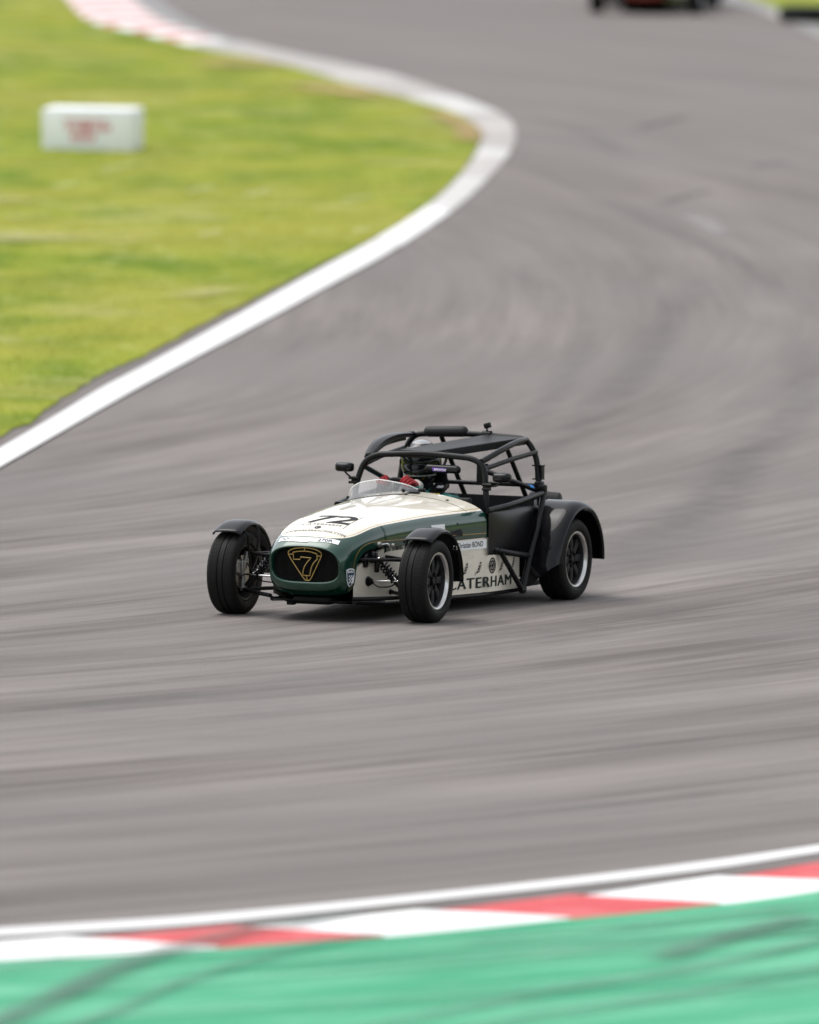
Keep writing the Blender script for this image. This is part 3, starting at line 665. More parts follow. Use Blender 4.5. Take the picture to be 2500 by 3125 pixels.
# radiator and grille badge
g = MB()
for i in range(58):
    y = -0.222 + 0.444 * i / 57; g.box((0.352, y, 0.365), (0.010, 0.0032, 0.205))
for i in range(9):
    g.box((0.346, 0, 0.275 + i * 0.022), (0.006, 0.444, 0.0025))
g.box((0.325, 0, 0.365), (0.01, 0.45, 0.22))
g.build('radiator_grille', M['satin_black'], car, smooth=False)
def bdg(u, v):    # badge artwork coordinates to the grille plane
    y = (u - 1437) / 4.3125 / (479 * 0.917); z = 0.4745 - (v - 757) / 4.3125 / 479
    return Vector((0.408 - 0.2 * (0.476 - z), y + 0.008, z))
def gold_bar(mb, pts, closed=False, w=0.0036):
    P = [bdg(*p) for p in pts]
    mb.tube(P + ([P[0], P[1]] if closed else []), w, 6)
shield = [(1435, 757)] + [tuple(p) for p in cat([(1435, 757), (1300, 775), (1228, 808), (1214, 848), (1240, 912)], 5)][1:] + [(1320, 1050), (1390, 1165)] + [tuple(p) for p in cat([(1390, 1165), (1415, 1190), (1441, 1197), (1470, 1188), (1492, 1162)], 4)][1:] + [(1565, 1022), (1635, 890)] + [tuple(p) for p in cat([(1635, 890), (1650, 848), (1636, 808), (1560, 773), (1435, 757)], 5)][1:-1]
seven = [(1277, 825)] + [tuple(p) for p in cat([(1277, 825), (1352, 811), (1432, 806), (1512, 812), (1590, 836)], 4)][1:] + [(1592, 905)] + [tuple(p) for p in cat([(1592, 905), (1540, 958), (1502, 1030), (1476, 1130)], 5)][1:] + [(1382, 1128)] + [tuple(p) for p in cat([(1382, 1128), (1402, 1040), (1445, 965), (1512, 892)], 5)][1:] + [(1372, 884), (1362, 918), (1279, 920)]
bd = MB(); gold_bar(bd, shield, True); gold_bar(bd, seven, True)
for l in ([(1434, 757), (1432, 806)], [(1214, 852), (1277, 852)], [(1592, 862), (1650, 862)], [(1430, 1129), (1440, 1197)]): gold_bar(bd, l)
bd.build('grille_badge', M['gold'], car)

# ---- lettering and stickers on nose and bonnet
for t, sz, x0, y0, bold, sx, mat in (('72', 0.285, 0.092, 0.008, 0.006, 1.10, M['ink']),):
    lettering('racing_number', t, sz, (lambda u, v: on_nose(0.092 - v, u + y0)), mat, bonnet, bold=bold, sx=sx, align='CENTER', shear=0.12)
lettering('lettering', 'CATERHAM', 0.042, (lambda u, v: on_nose(0.150 - v, u + 0.0)), M['grey_ink'], nose, sx=1.25, align='CENTER')
lettering('lettering', 'TEAMPARKERRACING.COM', 0.036, (lambda u, v: on_nose(0.262 - v, u + 0.0)), M['grey_ink'], nose, sx=0.98, align='CENTER')
def ring_patch(mb, c, r0, r1, fn, n=28):
    mb.grid([[fn(c[0] + r * math.cos(2 * math.pi * i / n), c[1] + r * math.sin(2 * math.pi * i / n)) for i in range(n + 1)] for r in np.linspace(r0, r1, 3)])
fn = lambda u, v: on_nose(0.196 - v, u)
rb = MB(); ring_patch(rb, (0, 0), 0.013, 0.022, fn); ring_patch(rb, (0.0, 0), 0.0005, 0.004, fn); rb.grid([[fn(-0.010, 0.009), fn(0.011, 0.009)], [fn(-0.010, 0.004), fn(0.011, 0.004)]]); rb.grid([[fn(0.004, 0.006), fn(0.011, 0.006)], [fn(-0.006, -0.012), fn(0.0, -0.012)]]); rb.build('roundel', M['grey_ink'], nose)
def line_on(name, pts, w, mat, parent):
    rows = []
    for i, p in enumerate(pts):
        a = np.array(pts[max(i - 1, 0)]); b = np.array(pts[min(i + 1, len(pts) - 1)]); d = (b - a) / np.linalg.norm(b - a); n = np.array([-d[1], d[0]]) * w / 2
        rows.append([on_nose(p[0] + n[0], p[1] + n[1], 0.0014), on_nose(p[0] - n[0], p[1] - n[1], 0.0014)])
    MB().grid(rows).build(name, mat, parent)
line_on('number_frame', [(x, 0.166) for x in np.linspace(0.172, -0.14, 14)], 0.004, M['grey_ink'], nose)
line_on('number_frame', [(x, -0.172) for x in np.linspace(0.152, -0.02, 10)], 0.002, M['grey_ink'], nose)
line_on('number_frame', [(0.172, y) for y in np.linspace(-0.172, 0.166, 14)], 0.0015, M['grey_ink'], nose)
# class sticker strip across the front edge
def strip_fn(u, v): return on_nose(0.370 - v - 0.028 * (u / 0.2) ** 2 + 0.0, u, 0.0022)
patch('class_sticker', -0.205, 0.21, -0.006, 0.030, strip_fn, M['white'], nose, 30, 5)
patch('class_sticker', -0.125, 0.015, -0.012, 0.022, (lambda u, v: (lambda p: (p[0] + 0.0008, p[1], p[2] + 0.0008))(strip_fn(u, v))), M['white'], nose, 14, 5)
lettering('lettering', '270R', 0.034, (lambda u, v: (lambda p: (p[0] + 0.001, p[1], p[2] + 0.001))(strip_fn(u + 0.075, v - 0.001))), M['ink'], nose, bold=0.0004, sx=1.35)
em = MB()
for a, b, w in (((-0.185, 0.022), (-0.150, 0.006), 0.004), ((-0.195, 0.004), (-0.150, 0.006), 0.003), ((-0.150, 0.024), (-0.128, 0.006), 0.004), ((-0.150, 0.004), (-0.132, 0.026), 0.003), ((-0.120, 0.016), (-0.117, 0.027), 0.004)):
    d = np.array(b) - np.array(a); n = np.array([-d[1], d[0]]) / np.linalg.norm(d) * w / 2; f2 = lambda p: (lambda q: (q[0] + 0.001, q[1], q[2] + 0.001))(strip_fn(*p))
    em.grid([[f2(np.array(a) + d * t + n), f2(np.array(a) + d * t - n)] for t in np.linspace(0, 1, 4)])
em.build('sticker_emblem', M['ink'], nose)

# ---- flanks
def panel_y(x): return W_(x) - (0.0 if x < -0.10 else 0.014 * min(1, (x + 0.10) / 0.05)) if x > -1.3 else W_(-1.3) - 0.0
def flank(s):
    X = [-1.79, -1.6, -1.3] + list(np.linspace(-1.2, -0.1, 24)) + list(np.linspace(-0.06, 0.256, 24)); rows = []
    for x in X:
        zt = 0.457 if x <= -0.1 else (min(0.457, interp(x, [-0.1, 0.0, 0.2, 0.262], [0.457, 0.424, 0.352, 0.27])))
        if x < -1.3: zt = interp(x, [-1.79, -1.3], [0.335, 0.362])
        zb = interp(x, [-1.79, -0.95, 0.0, 0.262], [0.098, 0.106, 0.112, 0.165]); r = []
        for k in range(9):
            t = k / 8; r.append((x, s * panel_y(x), zb + (zt - zb) * t))
        r = [(x, s * (panel_y(x) - 0.02), zb)] + r + [(x, s * (panel_y(x) - 0.02), zt)]
        rows.append(r)
    # sharp step where the tall front part ends at the cockpit
    i = 3
    rows.insert(i, [(-1.278, p[1], q[2]) for p, q in zip(rows[i], rows[i])]); rows.insert(i, [(-1.284, p[1], q[2]) for p, q in zip(rows[i], rows[i - 1])])
    return MB().grid(rows).build('side_panel', M['cream'], car, angle=50)
flanks = {s: flank(s) for s in (1, -1)}
for s in (1, -1):      # black backing behind the arch, floor edge, lower rail
    b = MB(); rows = [[(x, s * (W_(x) - 0.045), 0.20), (x, s * (W_(x) - 0.045), 0.47), (x, s * (W_(x) - 0.012), 0.47)] for x in np.linspace(-0.12, 0.27, 12)]
    b.grid(rows).build('arch_backing', M['gloss_black'], car)
    MB().tube([(0.255, s * 0.285, 0.13), (-0.1, s * 0.335, 0.105), (-1.25, s * 0.505, 0.085), (-1.95, s * 0.505, 0.085)], 0.016, 8).build('chassis_rail', M['satin_black'], car)
MB().grid([[(x, -W_(max(x, -1.3)) + 0.03, 0.092 if x < 0.2 else 0.13), (x, W_(max(x, -1.3)) - 0.03, 0.092 if x < 0.2 else 0.13)] for x in (-2.6, -1.3, 0.0, 0.2, 0.34)]).build('floor_pan', M['dark'], car)
sp = flanks[1]
def on_side(s): return lambda u, v: (lambda x: (x, s * (panel_y(x) + 0.0025), v))(u)
for s in (1, -1):
    f = flanks[s]; q = on_side(s)
    sgn = -1 if s == 1 else 1; start = -0.805 if s == 1 else -1.775
    lettering('lettering', 'CATERHAM', 0.098, (lambda u, v: q(start + sgn * u, 0.131 + (0.008 if s == 1 else -0.0) * (1 - u / 0.9) + v)), M['dkgreen_ink'], f, sx=1.54, space=1.12, heavy=(0.0085, lambda u, v: (lambda p: (p[0], p[1] + s * 0.0006, p[2] + 0.002))(q(start + sgn * u, 0.131 + (0.008 if s == 1 else -0.0) * (1 - u / 0.9) + v))))
    patch('name_label', -0.895, -1.265, 0.388, 0.449, q, M['white'], f, 10, 2)
    q2 = lambda u, v: (lambda p: (p[0], p[1] + s * 0.001, p[2]))(q(u, v))
    lettering('lettering', 'Christian BOND', 0.050, (lambda u, v: q2((-0.915 if s == 1 else -1.245) + sgn * u, 0.404 + v)), M['ink'], f, bold=0.0004, sx=0.90)
    for cx, kind in ((-1.02, 0), (-1.18, 0), (-1.35, 1), (-1.50, 0), (-1.68, 0)):
        lg = MB()
        if kind:
            for r0, r1 in ((0.043, 0.052), (0.024, 0.034), (0.002, 0.014)):
                n = 26; lg.grid([[q2(cx + r * math.cos(2 * math.pi * i / n) * 1.05, 0.272 + r * math.sin(2 * math.pi * i / n)) for i in range(n + 1)] for r in (r0, r1)])
            for i in range(8):
                a = i * math.pi / 4; lg.grid([[q2(cx + r * math.cos(a + d), 0.272 + r * math.sin(a + d)) for r in (0.012, 0.045)] for d in (-0.09, 0.09)])
        else:
            for j, (w, du, dv) in enumerate(((0.016, 0.0, 0.0), (0.009, 0.024, -0.006), (0.007, -0.020, 0.012))):
                L0 = 0.085 - 0.03 * j; d = np.array([-0.52, 0.85]) * L0
                for t0, t1 in ((0, 0.22), (0.28, 0.48), (0.52, 0.70), (0.78, 1.0)):
                    a = np.array([cx + 0.03 - du, 0.232 - dv]) + d * t0; b = np.array([cx + 0.03 - du, 0.232 - dv]) + d * t1
                    lg.grid([[q2(a[0], a[1]), q2(a[0] - w, a[1])], [q2(b[0], b[1]), q2(b[0] - w, b[1])]])
        lg.build('sponsor_logo', M['grey_ink'], f)
# white number plate and exhaust vent on the left flank
fb = lambda u, v: (u, side_y(u, v) + 0.002, v)
patch('blank_sticker', -0.62, -0.775, 0.475, 0.57, fb, M['white'], bonnet, 4, 8)
vt = MB(); vt.prism([(-0.80, 0.482), (-0.985, 0.482), (-0.985, 0.50), (-0.93, 0.572), (-0.80, 0.495)], lambda u, v: (u, W_(u) - 0.03, v), lambda u, v: (u, side_y(u, v) + 0.0015, v)); vt.build('side_vent', M['ink'], bonnet, smooth=False)
# club shield on the nose corner
def shp(u, v):
    x = 0.322 - u * 1.55; z = 0.287 + v; return (shear(x, z) + 0.002, side_y(x, z) + 0.0025, z)
def shield_poly(k, n=8):
    top = [(-0.030 + 0.060 * i / n, 0.052 + 0.008 * math.sin(math.pi * i / n)) for i in range(n + 1)]; r = [(0.031, 0.02), (0.029, -0.015), (0.020, -0.04)]; return [(a * k, b * k) for a, b in top + r + [(0.0, -0.062)] + [(-p[0], p[1]) for p in r[::-1]]]
def fan(name, poly, fn, mat, parent):
    c = np.mean(np.array(poly), axis=0); n = len(poly); V = [fn(*c)] + [fn(*(c + (np.array(p) - c) * 0.5)) for p in poly] + [fn(*p) for p in poly]
    F = [(0, 1 + i, 1 + (i + 1) % n) for i in range(n)] + [(1 + i, 1 + n + i, 1 + n + (i + 1) % n, 1 + (i + 1) % n) for i in range(n)]
    return mesh(name, V, F, mat, parent)
fan('club_badge', shield_poly(1.0), shp, M['white'], nose)
fan('club_badge', shield_poly(0.88), (lambda u, v: (lambda p: (p[0] + 0.0004, p[1] + 0.0008, p[2]))(shp(u, v))), M['navy'], nose)
sh2 = lambda u, v: (lambda p: (p[0] + 0.0008, p[1] + 0.0018, p[2]))(shp(u, v))
lettering('lettering', 'BARC', 0.020, (lambda u, v: sh2(u, 0.032 + v)), M['white'], nose, bold=0.0007, align='CENTER')
ck = MB()
for i in range(5):
    for j in range(5):
        u, v = -0.018 + i * 0.0085, -0.036 + j * 0.0105
        if (i + j) % 2 == 0 or (i > 2 and j < 4): ck.grid([[sh2(u, v), sh2(u + 0.0085, v)], [sh2(u + 0.003, v + 0.0105), sh2(u + 0.0115, v + 0.0105)]])
ck.build('badge_check', M['white'], nose)

# bonnet catches
for s in (1, -1):
    y = W_(-0.08) + 0.006
    c = MB(); c.tube([(-0.03, s * (W_(-0.03) + 0.002), 0.478), (-0.055, s * (y + 0.014), 0.484), (-0.10, s * (y + 0.016), 0.474), (-0.13, s * (y + 0.004), 0.462)], 0.007, 8); c.box((-0.16, s * (W_(-.16) + 0.006), 0.470), (0.03, 0.014, 0.02), bev=0.004)
    c.build('bonnet_catch', M['chrome'], car)
    MB().lathe([(-0.012, 0.001), (-0.012, 0.017), (0.004, 0.018), (0.010, 0.013), (0.012, 0.001)], (0.0, s * (W_(0.0) + 0.012), 0.482), 18).build('indicator_lamp', M['alloy'], car)

# ---- cockpit
def tubs():
    t = MB()
    t.grid([[(x, -0.49, 0.16), (x, 0.49, 0.16)] for x in (-1.3, -2.1)])
    for s in (1, -1): t.grid([[(x, s * 0.492, 0.16), (x, s * 0.492, 0.60)] for x in (-1.28, -2.1)])
    t.grid([[(-1.285, y, 0.10), (-1.285, y, top_z(-1.27, y) - 0.02)] for y in np.linspace(-0.5, 0.5, 14)])
    return t.build('cockpit_tub', M['dark'], car, smooth=False)
tub = tubs()
MB().box((-1.31, 0.0, 0.655), (0.05, 0.80, 0.10), bev=0.015).build('dashboard', M['vinyl'], car)
MB().box((-1.335, -0.02, 0.735), (0.04, 0.16, 0.035), bev=0.008).build('dash_display', M['satin_black'], car)
for s in (1, -1):
    rows = []
    for x in np.linspace(-1.277, -2.16, 22):
        t = (x + 1.277) / (-0.883); bul = 0.028 * math.sin(math.pi * min(1, t * 1.15)) ** 0.8 if t < 0.87 else 0.02 * (1 - t) / 0.13
        zt = interp(t, [0, 0.5, 1], [0.636, 0.622, 0.598]); zb = interp(t, [0, 0.06, 1], [0.352, 0.348, 0.315]); y = 0.531
        r = [(x, s * (y + 0.002), zb - 0.01)]
        for k in range(11):
            q = k / 10; r.append((x, s * (y + 0.004 + bul * math.sin(math.pi * q) ** 0.7 + 0.004), zb + (zt - zb) * q))
        r += [(x, s * (y - 0.002), zt + 0.012), (x, s * (y - 0.018), zt + 0.010), (x, s * (y - 0.026), zt - 0.02)]
        rows.append(r)
    MB().grid(rows).build('cockpit_side', M['panel_black'], car)
# rear bulkhead, boot cover
b = MB(); b.grid([[(-2.10, -0.50, 0.15), (-2.10, -0.50, 0.672)], [(-2.10, 0.50, 0.15), (-2.10, 0.50, 0.672)]])
b.build('rear_bulkhead', M['vinyl'], car, smooth=False)
rows = []
for x in np.linspace(-2.10, -2.86, 14):
    t = (x + 2.10) / -0.76; zt = 0.635 - 0.035 * t ** 2; r = []
    for k in range(15):
        a = math.pi * k / 14; r.append((x, 0.46 * math.copysign(abs(math.cos(a)) ** 0.35, math.cos(a)), 0.30 + (zt - 0.30) * abs(math.sin(a)) ** 0.25 + 0.006 * math.sin(9 * t + 3 * k)))
    rows.append(r)
bc = MB().grid(rows); bc.f.append(tuple(range(13 * 15, 14 * 15))); bc.build('boot_cover', M['vinyl'], car, angle=50)
MB().tube([(-2.66, 0.22, 0.60), (-2.665, 0.235, 0.60), (-2.69, 0.32, 0.598), (-2.71, 0.415, 0.594), (-2.712, 0.425, 0.594)], 0.05, 16, rr=[0.05, 0.066, 0.070, 0.066, 0.055]).build('rolled_hood', M['vinyl'], car)
MB().grid([[(-2.86, -0.49, 0.2), (-2.86, 0.49, 0.2)], [(-2.86, -0.49, 0.56), (-2.86, 0.49, 0.56)]]).build('back_panel', M['panel_black'], car)
st = MB(); st.box((-2.04, -0.24, 0.42), (0.07, 0.42, 0.52), Matrix.Rotation(R(-12), 3, 'Y'), 0.03); st.box((-1.82, -0.24, 0.22), (0.42, 0.42, 0.09), bev=0.03); st.build('seat', M['vinyl'], car)
MB().box((-1.7, 0.0, 0.30), (0.8, 0.12, 0.24), bev=0.02).build('transmission_tunnel', M['vinyl'], car)
# steering wheel
swc = Vector((-1.50, -0.24, 0.665)); swr = Matrix.Rotation(R(-24), 3, 'Y')
def ring(c, rot, r, rt, n=40):
    return [c + rot @ Vector((0, r * math.cos(2 * math.pi * i / n), r * math.sin(2 * math.pi * i / n))) for i in range(n + 1)]
w_ = MB(); w_.tube(ring(swc, swr, 0.135, 0), 0.014, 10, caps=False)
for a in (90, 210, 330): w_.tube([swc, swc + swr @ Vector((0, 0.13 * math.cos(R(a)), 0.13 * math.sin(R(a))))], 0.010, 6)
w_.tube([swc + swr @ Vector((0.0, 0, 0)), swc + swr @ Vector((0.24, 0, 0))], 0.018, 8); w_.build('steering_wheel', M['vinyl'], car)
# wrap-round aero screen in front of the driver
base = cat([(-1.29, -0.475), (-1.20, -0.44), (-1.10, -0.36), (-1.055, -0.24), (-1.08, -0.10), (-1.16, 0.015), (-1.25, 0.055)], 5); rows = []
for i, p in enumerate(base):
    t = i / (len(base) - 1); h = 0.105 * min(1, math.sin(math.pi * (0.06 + 0.88 * t)) ** 0.55 * 1.02) * (1.0 if t < 0.6 else 1 - 0.45 * (t - 0.6) / 0.4); cx, cy = -1.34, -0.22; r = []
    for k in range(7):
        q = k / 6; lean = 0.50 * h * q ** 0.8
        d = np.array([cx - p[0], cy - p[1]]); d = d / np.linalg.norm(d); r.append((p[0] + d[0] * lean, p[1] + d[1] * lean * 0.7, top_z(max(p[0], -1.34), p[1]) - 0.002 + h * q))
    rows.append(r)
scr = MB().grid(rows).build('aero_screen', M['clear'], car)
MB().tube([r[-1] for r in rows], 0.0035, 6).build('screen_edge', M['white'], scr)
MB().tube([(r[0][0], r[0][1], r[0][2] + 0.002) for r in rows], 0.004, 6).build('screen_seal', M['satin_black'], scr)
for i in (6, 24):
    p = rows[i][2]; MB().lathe([(-0.006, 0.001), (-0.006, 0.012), (0.006, 0.012), (0.006, 0.001)], p, 12, 'x').build('screen_fixing', M['satin_black'], scr)

# ---- roll cage
RT = 0.0195
def bar(name, pts, r=RT, mat=None, parent=None, bendr=0.12): return MB().tube(bend(pts, bendr), r, 12).build(name, mat or M['satin_black'], parent or car)
bar('front_hoop', [(-1.40, -0.478, 0.50), (-1.42, -0.468, 0.76), (-1.45, -0.425, 0.905), (-1.455, -0.34, 0.952), (-1.455, 0.0, 0.972), (-1.455, 0.34, 0.952), (-1.45, 0.425, 0.905), (-1.42, 0.455, 0.76), (-1.40, 0.468, 0.50)], bendr=0.10)
bar('rear_hoop', [(-2.16, -0.52, 0.45), (-2.18, -0.505, 0.68), (-2.20, -0.475, 0.93), (-2.20, -0.41, 1.045), (-2.20, 0.0, 1.06), (-2.20, 0.40, 1.04), (-2.20, 0.470, 0.93), (-2.18, 0.505, 0.68), (-2.16, 0.52, 0.45)], bendr=0.09)
bar('roof_bar', [(-1.46, 0.40, 0.93), (-1.75, 0.44, 1.005), (-2.0, 0.425, 1.035), (-2.19, 0.40, 1.035)])
bar('roof_bar', [(-1.46, -0.40, 0.93), (-1.70, -0.43, 0.99), (-1.98, -0.43, 1.045), (-2.19, -0.41, 1.045)], bendr=0.2)
bar('cage_brace', [(-1.45, 0.425, 0.885), (-1.80, 0.45, 0.925), (-2.20, 0.465, 0.955)], 0.016)
bar('cage_brace', [(-1.45, -0.425, 0.885), (-1.80, -0.45, 0.925), (-2.20, -0.465, 0.955)], 0.016)
bar('door_diagonal', [(-1.45, 0.43, 0.875), (-2.17, 0.505, 0.705)], 0.017)
bar('door_diagonal', [(-1.45, -0.43, 0.875), (-2.17, -0.505, 0.705)], 0.017)
bar('backstay', [(-2.21, 0.22, 1.045), (-2.67, 0.22, 0.57)], 0.016)
bar('backstay', [(-2.21, -0.22, 1.045), (-2.67, -0.22, 0.57)], 0.016)
bar('harness_bar', [(-2.185, -0.48, 0.74), (-2.185, 0.48, 0.74)], 0.014)
rp = MB(); A = [(-1.46, -0.18, 0.985), (-1.46, 0.08, 0.985), (-2.19, 0.40, 1.048), (-2.19, 0.12, 1.058)]
V = [(x, y, z + 0.004) for x, y, z in A] + [(x, y, z - 0.046) for x, y, z in A]
rp.add(V, [(0, 1, 2, 3), (4, 5, 6, 7), (0, 1, 5, 4), (1, 2, 6, 5), (2, 3, 7, 6), (3, 0, 4, 7)]); ro = rp.build('roof_plate', M['foam'], car, smooth=False)
bm_ = ro.modifiers.new('edges', 'BEVEL'); bm_.width = 0.006; bm_.segments = 2
# curved shield over the driver-side roof bar
rows = []
for t in np.linspace(0, 1, 16):
    p = np.array([(1 - t) ** 2 * -1.47 + 2 * t * (1 - t) * -1.68 + t * t * -2.12, -0.415 - 0.03 * math.sin(math.pi * t), 0.945 + 0.105 * math.sin(t * math.pi * 0.52) + 0.012 * math.sin(math.pi * t)])
    wd = 0.030 + 0.030 * math.sin(math.pi * (0.15 + 0.8 * t)); rows.append([(p[0], p[1] - wd * 0.35, p[2] - wd * 1.25), (p[0], p[1] - wd * 0.42, p[2] - 0.01), (p[0], p[1] - wd * 0.2, p[2] + 0.010), (p[0], p[1] + wd * 0.4, p[2] + 0.012), (p[0], p[1] + wd * 0.9, p[2] + 0.004), (p[0], p[1] + wd * 0.9, p[2] - 0.008), (p[0], p[1], p[2] - 0.006)])
MB().grid(rows).build('roof_shield', M['panel_black'], car, angle=60)
def capsule(p, q, r, n=14, m=5):
    P, Q = Vector(p), Vector(q); d = (Q - P).normalized(); pts, rr = [], []
    for k in range(m + 1):
        a = math.pi / 2 * k / m; pts.append(P + d * r * 0.9 * (1 - math.cos(a)) ); rr.append(max(0.002, r * math.sin(a) if k < m else r))
    for k in range(m + 1):
        a = math.pi / 2 * (1 - k / m); pts.append(Q - d * r * 0.9 * (1 - math.cos(a))); rr.append(max(0.002, r * math.sin(a)))
    return MB().tube(pts, r, n, rr=rr)
capsule((-2.20, -0.335, 1.062), (-2.20, -0.02, 1.074), 0.036, m=3).build('bar_padding', M['foam'], car)
# small camera on the hoop
ac = MB(); ac.tube([(-2.20, 0.115, 1.07), (-2.20, 0.115, 1.105)], 0.007, 8); ac.box((-2.20, 0.118, 1.118), (0.035, 0.045, 0.036), Matrix.Rotation(R(15), 3, 'X'), 0.008); ac.build('onboard_camera', M['satin_black'], car)
cl = MB(); cl.lathe([(-0.03, RT + 0.003), (-0.03, RT + 0.007), (0.03, RT + 0.007), (0.03, RT + 0.003)], (-2.20, 0.115, 1.058), 16); cl.build('camera_clamp', M['satin_black'], car)
br = MB(); br.box((-2.215, 0.485, 0.825), (0.012, 0.06, 0.085), bev=0.003); br.box((-2.20, 0.485, 0.870), (0.05, 0.075, 0.010), bev=0.003); br.box((-2.20, 0.485, 0.782), (0.05, 0.07, 0.010), bev=0.003); br.box((-2.20, 0.513, 0.825), (0.05, 0.010, 0.08), bev=0.003); br.tube([(-2.19, 0.49, 0.77), (-2.19, 0.505, 0.782)], 0.010, 8); br.box((-2.17, 0.505, 0.745), (0.07, 0.05, 0.05), bev=0.012); br.build('camera_bracket', M['satin_black'], car)
MB().tube([(-2.02, 0.487, 0.742), (-2.075, 0.493, 0.729)], 0.0195, 12).build('blue_tape_wrap', M['blue_tape'], car)
MB().box((-1.52, 0.385, 0.845), (0.03, 0.075, 0.14), bev=0.006).build('warning_unit', M['dark'], car)

# ---- side impact bars
for s in (1, -1):
    k = MB()
    k.tube(bend([(-1.27, s * 0.535, 0.630), (-1.60, s * 0.575, 0.655), (-2.12, s * 0.545, 0.695)], 0.25), 0.019, 12)
    k.tube([(-2.15, s * 0.545, 0.690), (-1.93, s * 0.60, 0.48), (-1.775, s * 0.615, 0.31), (-1.635, s * 0.625, 0.095)], 0.020, 12)
    k.tube([(-1.37, s * 0.53, 0.372), (-1.50, s * 0.585, 0.345), (-1.78, s * 0.61, 0.310)], 0.019, 12)
    k.tube([(-1.43, s * 0.565, 0.345), (-1.635, s * 0.625, 0.095)], 0.017, 12)
    k.tube(bend([(-1.635, s * 0.625, 0.098), (-1.68, s * 0.62, 0.088), (-1.83, s * 0.54, 0.125)], 0.04), 0.017, 12)
    for c in ((-1.775, s * 0.614, 0.310), (-1.635, s * 0.625, 0.095), (-2.15, s * 0.545, 0.69), (-1.42, s * 0.55, 0.36)):
        k.lathe([(-0.022, 0.004), (-0.016, 0.018), (0, 0.0235), (0.016, 0.018), (0.022, 0.004)], c, 12)
    k.build('side_impact_bar', M['satin_black'], car)
    c = MB(); c.box((-2.155, s * 0.535, 0.72), (0.05, 0.055, 0.06), bev=0.012); c.build('bar_bracket', M['satin_black'], car)

# ---- mirrors
def mirror(c, s, foot):
    C = Vector(c); m = MB(); n = 24; prof = []
    for x, k in ((0.036, 0.25), (0.032, 0.62), (0.020, 0.88), (0.0, 1.0), (-0.022, 1.0), (-0.026, 0.96)):
        row = []
        for i in range(n):
            a = 2 * math.pi * i / n; row.append((C.x + x, C.y + 0.062 * k * math.copysign(abs(math.cos(a)) ** 0.45, math.cos(a)), C.z + 0.031 * k * math.copysign(abs(math.sin(a)) ** 0.45, math.sin(a))))
        prof.append(row)
    m.grid(prof, True); m.f.append(tuple(range(n))); o = m.build('door_mirror', M['gloss_black'], car)
    g = MB().add([(C.x - 0.0255, p[1], p[2]) for p in prof[-1]], [tuple(range(n))]); g.build('mirror_glass', M['mirror_glass'], o, smooth=False)
    MB().tube(bend([C + Vector((0, 0, -0.024)), C + Vector((-0.005, -s * 0.03, -0.055)), Vector(foot)], 0.03), 0.006, 8).build('mirror_arm', M['satin_black'], o)
    F = Vector(foot); k = MB(); k.box(F, (0.04, 0.035, 0.045), bev=0.008); k.lathe([(-0.03, 0.002), (-0.03, 0.009), (0.03, 0.009), (0.03, 0.002)], F + Vector((0.022, 0, 0.012)), 10); k.lathe([(-0.03, 0.002), (-0.03, 0.009), (0.03, 0.009), (0.03, 0.002)], F + Vector((0.022, 0, -0.016)), 10)
    k.build('mirror_clamp', M['satin_black'], o); return o
mirror((-1.40, -0.545, 0.866), -1, (-1.415, -0.476, 0.785)); mirror((-1.40, 0.572, 0.838), 1, (-1.415, 0.470, 0.775))
im = capsule((-1.44, 0.015, 0.880), (-1.44, 0.265, 0.874), 0.027, 16, 6).build('inner_mirror', M['gloss_black'], car)
MB().tube(bend([(-1.452, 0.16, 0.962), (-1.46, 0.15, 0.925), (-1.445, 0.14, 0.895)], 0.02), 0.010, 8).build('mirror_stalk', M['satin_black'], im)
MB().tube([(-1.46, 0.155, 0.985), (-1.46, 0.155, 0.95)], 0.012, 8).build('mirror_stalk', M['satin_black'], im)
fm = lambda u, v: (-1.44 + 0.0272 * math.cos(v / 0.027) + 0.0006, 0.11 + u, 0.8775 + 0.0272 * math.sin(v / 0.027) - 0.024 * (u))
patch('mirror_badge', -0.035, 0.062, -0.018, 0.006, fm, M['purple'], im, 8, 5)
lettering('lettering', 'SPOOX', 0.021, (lambda u, v: (lambda p: (p[0] + 0.0009, p[1], p[2]))(fm(u - 0.026, v - 0.0135))), M['white'], im, bold=0.0008, sx=1.25, shear=0.3)

# ---- front cycle wings and rear wings
def front_wing(s):
    rows = []; cx, cz = -0.065, 0.265
    for i in range(30):
        a = R(51 + (185 - 51) * i / 29); rr = 0.335 + (0.014 * (1 - i / 6) ** 2 if i < 6 else 0); r = []
        for k in range(15):
            v = -1 + 2 * k / 14; drop = 0.016 * abs(v) ** 6 + 0.007 * v * v; y = 0.667 + 0.098 * v; q = rr - drop
            r.append((cx + q * math.cos(a), s * y, cz + q * math.sin(a)))
        lip = [(cx + (rr - 0.036) * math.cos(a), s * (0.667 + sg * 0.097), cz + (rr - 0.036) * math.sin(a)) for sg in (-1, 1)]
        rows.append([lip[0]] + r + [lip[1]])
    o = MB().grid(rows).build('front_wing', M['gloss_black'], car)
    sd = o.modifiers.new('thickness', 'SOLIDIFY'); sd.thickness = 0.006; sd.offset = -1
    for x0 in (0.055, -0.12):
        z1 = cz + math.sqrt(0.318 ** 2 - (x0 - cx) ** 2) - 0.012
        MB().tube(bend([(x0, s * 0.60, z1), (x0, s * 0.555, z1 - 0.03), (x0 * 0.6, s * 0.548, 0.36), (0.0, s * 0.558, 0.27)], 0.05), 0.0085, 8).build('wing_stay', M['satin_black'], o)
    MB().box((-0.30, s * 0.74, 0.46), (0.02, 0.03, 0.03), bev=0.004).build('wing_bolt', M['chrome'], o)
    return o
for s in (1, -1): front_wing(s)
